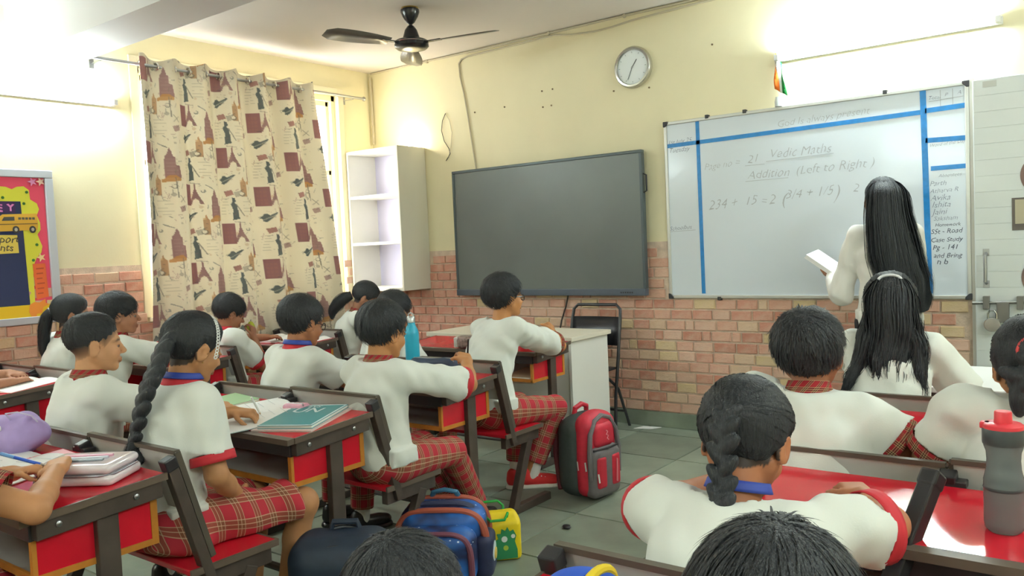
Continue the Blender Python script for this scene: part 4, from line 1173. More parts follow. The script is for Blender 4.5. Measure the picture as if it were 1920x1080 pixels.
# bottles
def cyan_bottle():
    t = thing('water_bottle', 'bright cyan steel water bottle standing on the third desk', 'bottle', (-2.90, 2.985, .7258))
    m = mat('cyan_enamel', (44, 172, 204), .3, spec=.5)
    MB().lathe([(0, 0), (.034, 0), (.036, .006), (.036, .19), (.034, .205), (.022, .232), (.019, .24), (.019, .25), (0, .25)], 24).build('body', m, t, smooth=True)
    MB().lathe([(.0, .248), (.021, .248), (.021, .275), (.017, .28), (0, .28)], 20).build('cap', mat('cap_steel', (190, 196, 196), .3, metal=.8), t, smooth=True)
    MB().tube([(-.016, 0, .278), (-.016, 0, .29), (.0, 0, .298), (.016, 0, .29), (.016, 0, .278)], .004, 8).build('carry_loop', mat('cap_steel', (190, 196, 196), .3, metal=.8), t, smooth=True)
cyan_bottle()
def grey_bottle():
    t = thing('water_bottle', 'smoky grey squeeze bottle with a red lid on the shiny desk', 'bottle', (-.205, 1.90, .7157)); t.scale = (.86, .86, .86)
    m = mat('smoked_plastic', (140, 150, 150), .22, trans=.5, spec=.5, ior=1.2)
    MB().lathe([(0, 0), (.034, 0), (.041, .008), (.043, .02), (.043, .09), (.0425, .098), (.043, .106), (.043, .122), (.040, .135), (.037, .15), (.0355, .17), (.037, .19), (.0415, .203), (.0425, .21), (0, .21)], 36).build('body', m, t, smooth=True)
    MB().lathe([(.0, .208), (.0435, .208), (.0445, .213), (.0445, .243), (.0425, .247), (0, .247)], 36).build('collar', mat('collar_plastic', (66, 72, 74), .4), t, smooth=True)
    red = mat('red_lid', (224, 62, 74), .35)
    MB().lathe([(0, .246), (.0435, .246), (.043, .254), (.038, .258), (0, .258)], 36).build('lid', red, t, smooth=True)
    MB().lathe([(.0, .256), (.0195, .256), (.0185, .283), (.017, .286), (0, .286)], 24).build('spout_cap', red, t, smooth=True)
    MB().box(-.048, -.026, -.012, .012, .243, .258).build('latch', red, t, bevel=.003)
    MB().lathe([(.0432, .10), (.0445, .104), (.0432, .108)], 36, caps=False).build('grip_ring', mat('collar_plastic', (66, 72, 74), .4), t, smooth=True)
grey_bottle()
def lilac_bottle():
    t = thing('water_bottle', 'pale lilac bottle standing on the wall desk beside the boy', 'bottle', (-4.66, 2.78, TZ - .012))
    MB().lathe([(0, 0), (.032, 0), (.034, .005), (.034, .15), (.026, .17), (.026, .178), (0, .178)], 20).build('body', mat('lilac_plastic', (184, 170, 214), .35), t, smooth=True)
    MB().lathe([(0, .176), (.028, .176), (.028, .205), (.02, .215), (0, .215)], 20).build('cap', mat('lilac_cap', (214, 206, 230), .4), t, smooth=True)
lilac_bottle()
def ball_pouch():
    t = thing('round_pouch', 'round blue pouch with a yellow stripe on the nearest desk', 'pouch', (-.715, 1.11, .7225))
    sdf_obj('body', t, mat('blue_plush', (34, 82, 190), .8, noise=(40, .08)), (-.1, -.1, -.02), (.1, .1, .12), .006, lambda f: f.ell((0, 0, .04), (.075, .06, .042)).folds(.002, (60, 40), 3))
    MB().tube([(.02 + .005 * math.sin(a), .058 * math.cos(a), .044 + .041 * math.sin(a)) for a in np.linspace(-.2, PI + .2, 14)], .008, 8).build('stripe', mat('yellow_plush', (226, 196, 40), .8), t, smooth=True)
ball_pouch()

# ------------------------------------------------------------------ bags on the floor
def red_backpack():
    t = thing('backpack', 'red and charcoal backpack standing in the aisle', 'backpack', (-2.295, 3.655, 0), math.radians(82))
    ch = mat('charcoal_nylon', (62, 70, 68), .7, noise=(40, .1)); rd = mat('crimson_nylon', (196, 36, 58), .6, noise=(40, .08)); gr = mat('grey_nylon', (112, 106, 108), .7, noise=(40, .08))
    def body(f):
        f.box((0, .03, .215), (.15, .085, .205), .07, k=.03); f.ell((0, .02, .37), (.12, .075, .075), k=.05); f.folds(.004, (35, 22), 5)
        f.cutplane((0, 0, .001), (0, 0, -1))
    sdf_obj('main_body', t, ch, (-.2, -.12, -.02), (.2, .16, .5), .009, body)
    def front(f):
        f.box((0, -.045, .225), (.135, .055, .21), .06, k=.02); f.ell((0, -.035, .385), (.10, .055, .07), k=.05); f.folds(.003, (35, 22), 6)
    sdf_obj('front_panel', t, rd, (-.18, -.14, -.02), (.18, .05, .5), .008, front)
    sdf_obj('lower_pocket', t, gr, (-.18, -.17, -.02), (.18, .05, .35), .008, lambda f: f.box((0, -.085, .145), (.115, .05, .135), .045, k=.02).folds(.003, (40, 25), 7).cutplane((0, 0, .002), (0, 0, -1)))
    sdf_obj('upper_pocket', t, rd, (-.14, -.17, .25), (.14, .02, .45), .007, lambda f: f.box((0, -.085, .335), (.085, .035, .07), .04))
    for s, c in ((-1, rd), (1, rd)): sdf_obj('pocket_panel', t, c, (-.16, -.17, .03), (.16, -.05, .26), .007, lambda f: f.box((s * .055, -.118, .15), (.038, .022, .085), .016))
    arch = [(-.115, -.105, .12), (-.12, -.105, .25), (-.105, -.10, .35), (-.06, -.095, .415), (0, -.09, .435), (.06, -.095, .415), (.105, -.10, .35), (.12, -.105, .25), (.115, -.105, .12)]
    MB().tube(arch, .013, 8).build('piping', gr, t, smooth=True)
    MB().tube([(-.10, -.115, .268), (0, -.13, .27), (.10, -.115, .268)], .006, 8).build('pocket_zip', mat('zip_black', (40, 40, 42), .5), t, smooth=True)
    for x, y, z in ((-.135, -.03, .21), (-.128, -.075, .21), (-.09, -.13, .15)):
        MB().bar((x, y - .004, z), (x, y - .010, z - .045), .008, .004).build('zip_pull', mat('zip_pull_white', (226, 224, 220), .4), t)
    MB().tube([(-.05, .05, .425), (-.045, .045, .465), (0, .04, .482), (.045, .045, .465), (.05, .05, .425)], .014, 8).build('top_handle', rd, t, smooth=True)
    for s in (-1, 1): MB().tube([(s * .07, .105, .40), (s * .085, .15, .34), (s * .09, .155, .22), (s * .10, .13, .10), (s * .12, .10, .04)], .016, 8).build('shoulder_strap', mat('strap_maroon', (110, 46, 56), .7), t, smooth=True)
    lg = mat('logo_pink', (240, 150, 160), .5)
    MB().tube([(.0, -.122, .36), (.012, -.122, .352), (.0, -.122, .338), (.016, -.122, .33), (.006, -.122, .318), (.018, -.122, .308)], .003, 6).build('emblem', lg, t, smooth=True)
    MB().bar((.055, -.141, .205), (.05, -.141, .085), .016, .003).build('pocket_stripe', lg, t)
red_backpack()

def space_backpack():
    t = thing('backpack', 'blue space-print backpack with orange piping lying by the aisle', 'backpack', (-2.25, 2.43, 0), math.radians(32))
    t.scale = (1.18, 1.1, .86)
    m = bpy.data.materials.new('space_print'); m.use_nodes = True
    N = m.node_tree.nodes; L = m.node_tree.links; b = N['Principled BSDF']; b.inputs['Roughness'].default_value = .5
    tc = N.new('ShaderNodeTexCoord'); n = N.new('ShaderNodeTexNoise'); n.inputs['Scale'].default_value = 9; L.new(tc.outputs['Object'], n.inputs['Vector'])
    r = N.new('ShaderNodeValToRGB'); e = r.color_ramp.elements; e[0].position = .4; e[0].color = srgb(30, 38, 78); e[1].position = .62; e[1].color = srgb(40, 104, 186); L.new(n.outputs['Fac'], r.inputs['Fac'])
    v = N.new('ShaderNodeTexVoronoi'); v.inputs['Scale'].default_value = 34; L.new(tc.outputs['Object'], v.inputs['Vector'])
    lt = N.new('ShaderNodeMath'); lt.operation = 'LESS_THAN'; lt.inputs[1].default_value = .13; L.new(v.outputs['Distance'], lt.inputs[0])
    mx = N.new('ShaderNodeMix'); mx.data_type = 'RGBA'; L.new(lt.outputs[0], mx.inputs['Factor']); L.new(r.outputs['Color'], mx.inputs['A']); mx.inputs['B'].default_value = srgb(214, 226, 240)
    L.new(mx.outputs['Result'], b.inputs['Base Color'])
    nv = mat('navy_nylon', (40, 46, 78), .6, noise=(30, .1)); og = mat('rust_piping', (170, 84, 62), .6)
    def body(f):
        f.box((0, .05, .17), (.155, .10, .17), .085, k=.03); f.folds(.005, (30, 20), 8); f.cutplane((0, 0, .002), (0, 0, -1))
    sdf_obj('main_body', t, m, (-.2, -.1, -.02), (.2, .2, .4), .009, body)
    sdf_obj('front_pocket', t, m, (-.18, -.16, -.02), (.18, .06, .34), .008, lambda f: f.box((0, -.07, .135), (.13, .07, .135), .065).folds(.004, (34, 20), 9).cutplane((0, 0, .002), (0, 0, -1)))
    def arch(y, w, h, r, nm, mt, z0=.05):
        pts = [(w * math.copysign(abs(math.cos(a)) ** .55, math.cos(a)), y + .004 * math.sin(3 * a), z0 + (h - z0) * max(0, math.sin(a)) ** .5) for a in np.linspace(0, PI, 29)]
        MB().tube(pts, r, 8).build(nm, mt, t, smooth=True)
    arch(.12, .155, .338, .012, 'piping', og); arch(-.012, .158, .325, .014, 'piping', og); arch(-.125, .118, .262, .011, 'piping', mat('plum_piping', (120, 66, 84), .6))
    arch(.02, .12, .345, .016, 'zip_flap', nv, .2)
    MB().tube([(-.05, .12, .33), (-.04, .11, .365), (0, .105, .378), (.04, .11, .365), (.05, .12, .33)], .011, 8).build('top_handle', mat('teal_webbing', (60, 110, 140), .6), t, smooth=True)
    # printed planet badge on the side pocket
    sdf_obj('side_pocket', t, nv, (.06, -.08, -.02), (.24, .14, .24), .008, lambda f: f.box((.145, .03, .10), (.035, .075, .10), .03))
    MB().lathe([(0, .028), (.045, .026), (.05, .02)], 24, (.155, .025, .11), 'x').build('planet_ring', mat('planet_white', (214, 226, 228), .5), t)
    MB().lathe([(0, .032), (.024, .031), (.028, .026)], 20, (.155, .025, .10), 'x').build('planet', mat('planet_yellow', (226, 190, 92), .5), t)
    MB().tube([(-.10, -.10, .20), (-.12, -.11, .17)], .006, 6).build('zip_pull', mat('planet_white', (214, 226, 228), .5), t, smooth=True)
space_backpack()

def navy_backpack():
    t = thing('backpack', 'plain navy backpack at the bottom edge beside the dark-haired head', 'backpack', (-2.10, 1.78, 0), math.radians(35))
    nv = mat('deep_navy_nylon', (24, 38, 56), .6, noise=(30, .12))
    sdf_obj('main_body', t, nv, (-.24, -.2, -.02), (.24, .2, .5), .009, lambda f: (f.box((0, .02, .205), (.18, .12, .205), .09, k=.03), f.folds(.006, (26, 18), 3), f.cutplane((0, 0, .002), (0, 0, -1))))
    sdf_obj('front_pocket', t, nv, (-.2, -.22, -.02), (.2, .02, .34), .009, lambda f: f.box((0, -.11, .14), (.14, .06, .14), .055).folds(.004, (30, 20), 9).cutplane((0, 0, .002), (0, 0, -1)))
    for w, y, h in ((.16, -.06, .385), (.14, .06, .41)):
        MB().tube([(w * math.cos(a), y, .08 + (h - .08) * max(0, math.sin(a)) ** .5) for a in np.linspace(0, PI, 21)], .007, 8).build('zip', mat('zip_navy', (16, 24, 36), .4), t, smooth=True)
    MB().tube([(-.05, .06, .395), (-.04, .06, .428), (.04, .06, .428), (.05, .06, .395)], .011, 8).build('top_handle', nv, t, smooth=True)
navy_backpack()

def dino_tote():
    t = thing('tote_bag', 'yellow lunch tote with green handles and a green dinosaur print', 'bag', (-2.20, 2.71, 0), math.radians(48))
    ym = mat('yellow_canvas', (236, 206, 20), .6, noise=(20, .05)); gm = mat('green_print', (46, 140, 86), .6); gh = mat('green_handle', (30, 160, 60), .45)
    def b(f):
        f.box((0, 0, .085), (.105, .075, .085), .02, k=.02); f.box((0, 0, .165), (.09, .028, .03), .015, k=.05); f.folds(.004, (45, 28), 4); f.cutplane((0, 0, .002), (0, 0, -1))
    sdf_obj('body', t, ym, (-.14, -.11, -.02), (.14, .11, .24), .006, b)
    fn = lambda a, c, e: (a, e, c)
    dino = [(-.005, .012), (.085, .012), (.085, .05), (.075, .085), (.082, .11), (.07, .135), (.055, .128), (.045, .148), (.035, .132), (.02, .142), (.016, .122), (-.002, .122), (.004, .10), (-.016, .09), (-.006, .072), (-.026, .058), (-.012, .042), (-.03, .026)]
    pr = MB().prism(dino, fn, -.0790, -.0745).build('dinosaur_print', gm, t)
    for x, z, r, c in ((.03, .098, .013, (236, 236, 230)), (.032, .098, .007, (30, 40, 36)), (.068, .108, .009, (236, 236, 230)), (.069, .108, .005, (30, 40, 36)), (.035, .06, .011, (180, 200, 70))):
        MB().lathe([(0, .0), (r, .0), (r, .0012), (0, .0012)], 16, (x, -.0792 - r * .02, z), 'y').build('print_spot', mat('spot_%02x%02x%02x' % c, c, .5), pr)
    for y, dy in ((-.03, -.075), (.03, .03)):
        MB().tube([(-.05, y, .17), (-.05, y + dy * .5, .205), (-.03, y + dy, .222 if dy > 0 else .19), (.03, y + dy, .222 if dy > 0 else .19), (.05, y + dy * .5, .205), (.05, y, .17)], .006, 8).build('handle', gh, t, smooth=True)
    MB().tube([(-.106, -.05, .02), (-.108, -.05, .12), (-.09, -.03, .175), (-.088, .0, .19), (-.09, .03, .175), (-.108, .05, .12)], .003, 6).build('green_edging', gh, t, smooth=True)
dino_tote()
# ------------------------------------------------------------------ people
M_SKIN = mat('skin', (255, 255, 255), .55, attr='tint', noise=(40, .04), spec=.35)
M_SHIRT = mat('white_shirt', (228, 230, 222), .85, noise=(6, .02), bump=(260, .12, .003), spec=.2, sheen=.1)
M_BLOUSE = mat('teacher_blouse', (232, 228, 220), .7, noise=(6, .02), bump=(120, .12, .003), spec=.3)
M_PLAID = plaid('red_tartan', (178, 50, 62), (112, 88, 60), (216, 190, 156), .062)
M_PLAID2 = plaid('small_tartan', (150, 36, 44), (46, 44, 36), (226, 206, 150), .03)
M_REDTRIM = mat('red_trim', (196, 40, 52), .7)
M_SOCK = mat('white_sock', (228, 226, 218), .9, bump=(300, .3, .002))
M_SOLE = mat('rubber_sole', (226, 222, 208), .6)
M_SHOE_RED = mat('red_canvas', (206, 44, 44), .8)
M_SHOE_BLK = mat('black_shoe', (28, 26, 26), .35)
M_EYE = mat('eye_white', (150, 138, 128), .2)
M_IRIS = mat('dark_iris', (26, 18, 14), .15)
M_GLASSES = mat('glasses_frame', (30, 30, 34), .3)
M_DARKCLOTH = mat('dark_cloth', (40, 36, 40), .9)
def hair_material():
    m = bpy.data.materials.new('black_hair'); m.use_nodes = True
    N = m.node_tree.nodes; L = m.node_tree.links; b = N['Principled BSDF']
    b.inputs['Base Color'].default_value = srgb(44, 46, 49); b.inputs['Roughness'].default_value = .55; b.inputs['Specular IOR Level'].default_value = .3
    tc = N.new('ShaderNodeTexCoord'); mp = N.new('ShaderNodeMapping'); mp.inputs['Scale'].default_value = (1, 1, .12)
    n = N.new('ShaderNodeTexNoise'); n.inputs['Scale'].default_value = 260; L.new(tc.outputs['Object'], mp.inputs[0]); L.new(mp.outputs[0], n.inputs['Vector'])
    bp = N.new('ShaderNodeBump'); bp.inputs['Strength'].default_value = .6; bp.inputs['Distance'].default_value = .006
    L.new(n.outputs['Fac'], bp.inputs['Height']); L.new(bp.outputs['Normal'], b.inputs['Normal'])
    return m
M_HAIR = hair_material()

def unit(v):
    v = np.array(v, float); return v / (np.linalg.norm(v) + 1e-12)
def rotm(yaw, pitch, roll):
    y, p, r = map(math.radians, (yaw, pitch, roll))
    Rz = np.array([[math.cos(y), -math.sin(y), 0], [math.sin(y), math.cos(y), 0], [0, 0, 1]])
    Rx = np.array([[1, 0, 0], [0, math.cos(-p), -math.sin(-p)], [0, math.sin(-p), math.cos(-p)]])
    Ry = np.array([[math.cos(r), 0, math.sin(r)], [0, 1, 0], [-math.sin(r), 0, math.cos(r)]])
    return Rz @ Rx @ Ry
def ik(S, T, l1, l2, pole):
    S = np.array(S, float); T = np.array(T, float); d = T - S; D = np.linalg.norm(d)
    if D > (l1 + l2) * .995:
        k = D / ((l1 + l2) * .995); l1 *= k; l2 *= k
    u = d / D
    a = (l1 * l1 - l2 * l2 + D * D) / (2 * D); h = math.sqrt(max(l1 * l1 - a * a, 1e-8))
    p = np.array(pole, float); p = p - u * (p @ u); p = unit(p)
    return S + u * a + p * h

def ribbons(P0, D0, length, segs, width, lift, r, c, rad, jit=.12, tuft=.04, end=None):
    """many thin tapering hair strips that hug an ellipsoid (centre c, radii rad)"""
    n = len(P0); rad = np.array(rad)
    L = (length * r.uniform(.6, 1.25, n))[:, None]
    def nrm(p):
        g = (p - c) / rad ** 2; return g / (np.linalg.norm(g, axis=1)[:, None] + 1e-9)
    k0 = np.linalg.norm((P0 - c) / rad, axis=1)[:, None]
    d = D0 + r.normal(size=(n, 3)) * jit; d /= np.linalg.norm(d, axis=1)[:, None] + 1e-9
    up = lift * r.uniform(.2, 1.0, n)[:, None] * np.where(r.uniform(size=n) < tuft, 3.0, 1.0)[:, None]
    p = P0.copy(); rows = []
    for i in range(segs + 1):
        t = i / segs; Nn = nrm(p)
        side = np.cross(d, Nn); side /= np.linalg.norm(side, axis=1)[:, None] + 1e-9
        q = p + Nn * (.0012 + up * t)
        w = width * (1 - t) ** .55 + .0004
        rows.append(q - side * w / 2); rows.append(q + side * w / 2)
        d = d - Nn * np.sum(d * Nn, 1)[:, None]; d /= np.linalg.norm(d, axis=1)[:, None] + 1e-9
        p = p + d * L / segs
        kk = np.linalg.norm((p - c) / rad, axis=1)[:, None]
        p = c + (p - c) * k0 / kk
    V = np.concatenate(rows); Q = []; idx = np.arange(n)
    for i in range(segs):
        Q.append(np.stack([2 * i * n + idx, (2 * i + 1) * n + idx, (2 * i + 3) * n + idx, (2 * i + 2) * n + idx], 1))
    return V, np.concatenate(Q)
def join(parts):
    Vs = []; Qs = []; o = 0
    for V, Q in parts:
        if len(V) == 0: continue
        Vs.append(V); Qs.append(Q + o); o += len(V)
    return np.concatenate(Vs), np.concatenate(Qs)
def path_interp(path, t):
    path = np.array(path, float); m = len(path)
    # Catmull-Rom
    x = np.clip(np.asarray(t), 0, 1) * (m - 1); i = np.minimum(x.astype(int), m - 2); f = (x - i)[:, None]
    p0 = path[np.maximum(i - 1, 0)]; p1 = path[i]; p2 = path[i + 1]; p3 = path[np.minimum(i + 2, m - 1)]
    return .5 * ((2 * p1) + (-p0 + p2) * f + (2 * p0 - 5 * p1 + 4 * p2 - p3) * f ** 2 + (-p0 + 3 * p1 - 3 * p2 + p3) * f ** 3)
def lock(path, rad, n_str, r, flat=(1.0, 1.0), wave=.006, width=.0035, core=True, nseg=22):
    """a hank of hair along a path: solid core plus loose strips"""
    t = np.linspace(0, 1, nseg); C = path_interp(path, t)
    T = np.gradient(C, axis=0); T /= np.linalg.norm(T, axis=1)[:, None]
    X = np.cross(T, np.array([0, 1.0, 0.02])); X /= np.linalg.norm(X, axis=1)[:, None] + 1e-9
    Y = np.cross(X, T)
    R = np.interp(t, np.linspace(0, 1, len(rad)), rad)
    parts = []
    if core:
        k = 14; a = np.linspace(0, 2 * PI, k, endpoint=False)
        rip = 1 + .10 * np.sin(7 * a + r.uniform(0, 6))[None, :] + .05 * r.normal(size=(nseg, k))
        V = C[:, None, :] + (X[:, None, :] * np.cos(a)[None, :, None] * flat[0] + Y[:, None, :] * np.sin(a)[None, :, None] * flat[1]) * (R[:, None] * rip * .92)[:, :, None]
        I = np.arange(nseg * k).reshape(nseg, k); J = np.roll(I, -1, 1)
        Q = np.stack([I[:-1], J[:-1], J[1:], I[1:]], -1).reshape(-1, 4)
        parts.append((V.reshape(-1, 3), Q))
    if n_str:
        ang = r.uniform(0, 2 * PI, n_str); rr = r.uniform(.8, 1.12, n_str); ph = r.uniform(0, 6, n_str); endt = r.uniform(.6, 1.08, n_str)
        rows = []
        for i in range(nseg):
            tt = np.clip(t[i] * endt, 0, 1)
            c = path_interp(path, tt); ii = np.minimum((tt * (nseg - 1)).astype(int), nseg - 1)
            x, y = X[ii], Y[ii]; Ri = np.interp(tt, np.linspace(0, 1, len(rad)), rad)
            off = (x * np.cos(ang)[:, None] * flat[0] + y * np.sin(ang)[:, None] * flat[1]) * (Ri * rr)[:, None]
            wv = wave * np.sin(tt * 14 + ph)[:, None] * (x * np.sin(ph)[:, None] + y * np.cos(ph)[:, None]) * (t[i] + .15)
            tang = (-x * np.sin(ang)[:, None] + y * np.cos(ang)[:, None])
            w = width * (1 - .85 * t[i] ** 2)
            p = c + off + wv
            rows.append(p - tang * w / 2); rows.append(p + tang * w / 2)
        n = n_str; idx = np.arange(n); Q = []
        for i in range(nseg - 1):
            Q.append(np.stack([2 * i * n + idx, (2 * i + 1) * n + idx, (2 * i + 3) * n + idx, (2 * i + 2) * n + idx], 1))
        parts.append((np.concatenate(rows), np.concatenate(Q)))
    return join(parts)
def braid_field(path, rad, h, lumps):
    P = path_interp(path, np.linspace(0, 1, 60)); m = max(rad) * 2.2
    f = Field(P.min(0) - m, P.max(0) + m, h)
    t = np.linspace(0, 1, lumps)
    C = path_interp(path, t); T = np.gradient(C, axis=0); T /= np.linalg.norm(T, axis=1)[:, None]
    R = np.interp(t, np.linspace(0, 1, len(rad)), rad)
    for i in range(lumps):
        x = unit(np.cross(T[i], np.array([0, 1.0, .05]))); y = np.cross(x, T[i])
        s = 1 if i % 2 else -1
        d = unit(T[i] * .8 - x * s * .75)
        e = np.cross(d, y)
        f.ell(C[i] + x * s * R[i] * .36, (R[i] * 1.35, R[i] * .60, R[i] * .72), np.stack([d, unit(e), y], 1), k=R[i] * .10)
    return f.mesh(1)

HAIRLINES = {   # y -> lowest z of the hair, in head space
    'boy': ([-.12, -.085, -.05, -.022, -.015, .02, .026, .05, .075, .10], [-.062, -.058, -.045, -.03, .012, .012, -.004, .022, .05, .062]),
    'fringe': ([-.12, -.085, -.05, -.022, -.015, .02, .026, .05, .075, .10], [-.066, -.064, -.05, -.035, .012, .012, -.012, .012, .030, .036]),
    'girl': ([-.12, -.085, -.05, -.022, -.015, .02, .026, .05, .075, .10], [-.075, -.075, -.06, -.045, .006, .010, .0, .03, .055, .064]),
    'fade': ([-.12, -.085, -.05, -.022, -.015, .02, .026, .05, .075, .10], [-.008, -.006, .0, .008, .014, .022, .026, .036, .056, .062]),
}
def build_hair(cfg, s, r, vox, Rl):
    kind = cfg['hair']; line = HAIRLINES[cfg.get('line', 'boy')]
    thick = cfg.get('thick', .014)
    parts = []
    f = Field((-.13, -.15, -.13), (.13, .13, .18), vox)
    c = np.array([0, -.012, .035])
    f.ell(c, (.0735, .0915, .0825), k=0)
    if cfg.get('volume'): f.ell((0, -.035, .045), (.078, .074, .074), k=.03)
    X, Y, Z = f.ax[0][:, None, None], f.ax[1][None, :, None], f.ax[2][None, None, :]
    az = np.arctan2(X, Y + .012 + 0 * Z)
    ripple = .3 * np.sin(az * 19) * .006 + .004 * np.sin(az * 37 + 1)
    zl = np.interp(f.ax[1], line[0], line[1])[None, :, None] + ripple
    f.d = f.d - (thick * np.clip((Z - zl + .006) / cfg.get('taper', .05), 0, 1) ** cfg.get('texp', .8)).astype(np.float32)
    f.d = np.maximum(f.d, ((zl - Z) * .75).astype(np.float32))
    f.d = f.d + (cfg.get('rough', .0016) * (np.sin(az * 23 + 40 * Z) + .7 * np.sin(az * 41 - 60 * Z + 1.3) + .6 * np.sin(110 * Z + 50 * X))).astype(np.float32)
    V, Q = f.mesh(1); parts.append((V, Q))
    # loose strips over the cap
    nst = cfg.get('strips', 900)
    if nst and len(V):
        zl1 = np.interp(V[:, 1], line[0], line[1])
        ok = np.where(V[:, 2] > zl1 + cfg.get('smin', .012))[0]
        idx = r.choice(ok, nst); P0 = V[idx]
        rad = (.086, .104, .096)
        if kind in ('boy',):
            w = np.array(cfg.get('whorl', (.0, -.055, .115)))
            D = P0 - w + np.array([0, .03, 0])
        else:
            w = np.array(cfg.get('tie_at', (0, -.105, .03))); D = w - P0
        D /= np.linalg.norm(D, axis=1)[:, None] + 1e-9
        girl = kind != 'boy'
        parts.append(ribbons(P0, D, cfg.get('slen', .04), 5, cfg.get('swid', .004), cfg.get('lift', .001 if girl else .004), r, c, rad, .06 if girl else .14, .0 if girl else cfg.get('tuft', .05)))
    for lk in cfg.get('locks', []):
        V, Q = lock(lk['path'], lk['rad'], lk.get('n', 120), r, lk.get('flat', (1, 1)), lk.get('wave', .006), lk.get('width', .0035), lk.get('core', True)); parts.append((V @ Rl.T, Q))
    for bd in cfg.get('braids', []):
        V, Q = braid_field(bd['path'], bd['rad'], max(.0045, vox * .8), bd['lumps']); parts.append((V @ Rl.T, Q))
    return join(parts)

def band_mesh(a, b, ra, rb, n=26, m=4, flat=None):
    """a ring of cloth round the segment a-b"""
    a = np.array(a, float); b = np.array(b, float); t = unit(b - a)
    x = unit(np.cross(t, [0, .3, 1.0])); y = np.cross(t, x)
    V = []; UV = []
    L = np.linalg.norm(b - a)
    for i in range(m):
        u = i / (m - 1); c = a + (b - a) * u; rr = ra + (rb - ra) * u
        for k in range(n):
            an = 2 * PI * k / n
            V.append(c + (x * math.cos(an) + y * math.sin(an)) * rr); UV.append((an * rr, u * L))
    I = np.arange(m * n).reshape(m, n); J = np.roll(I, -1, 1)
    Q = np.stack([I[:-1], J[:-1], J[1:], I[1:]], -1).reshape(-1, 4)
    return np.array(V), Q, np.array(UV)

def add_hand(f, W, d, n, right, pose, s):
    d = unit(d); n = np.array(n, float); n = unit(n - d * (n @ d)); side = np.cross(d, n) * (1 if right else -1)   # side: towards the thumb
    k = .9 * s
    Rm = np.stack([d, side, n], 1)
    f.box(W + d * .045 * k, (.046 * k, .036 * k, .0145 * k), .012 * k, Rm, k=.012 * k)
    f.ell(W + d * .02 * k + side * .018 * k + n * .004 * k, (.026 * k, .02 * k, .015 * k), Rm, k=.01 * k)
    curls = {'flat': (8, 10, 8), 'rest': (22, 28, 20), 'fist': (75, 85, 60), 'pen': (42, 55, 30), 'hold': (45, 45, 30), 'grip': (55, 60, 40)}[pose]
    lens = (.060, .067, .062, .049)
    for i in range(4):
        b = W + d * (.086 - .004 * abs(i - 1.2)) * k + side * (.0265 - .0177 * i) * k
        dirv = unit(d + side * (.10 - .07 * i)); ang = 0; p = b; R0 = .0088 * k
        spread = 1.0 if not (pose == 'pen' and i == 0) else .62
        for j, fr in enumerate((.45, .31, .24)):
            ang += math.radians(curls[j] * spread)
            v = dirv * math.cos(ang) + n * math.sin(ang)
            q = p + v * lens[i] * fr * k
            f.cone(p, q, R0 * (1 - .09 * j), R0 * (1 - .09 * (j + 1)), k=.003 * k)
            p = q
    tb = W + d * .022 * k + side * .030 * k
    c1 = .35 if pose in ('pen', 'fist', 'grip', 'hold') else .05
    v1 = unit(d * .62 + side * .62 + n * c1); v2 = unit(d * .85 + side * .12 + n * (c1 + .25)); v3 = unit(d * .9 - side * .25 + n * (c1 + .2))
    p1 = tb + v1 * .032 * k; p2 = p1 + v2 * .028 * k; p3 = p2 + v3 * .02 * k
    f.cone(tb, p1, .0125 * k, .0105 * k, k=.008 * k); f.cone(p1, p2, .0102 * k, .0092 * k, k=.003); f.cone(p2, p3, .0092 * k, .0075 * k, k=.003)
    return W + d * .09 * k + n * .02 * k

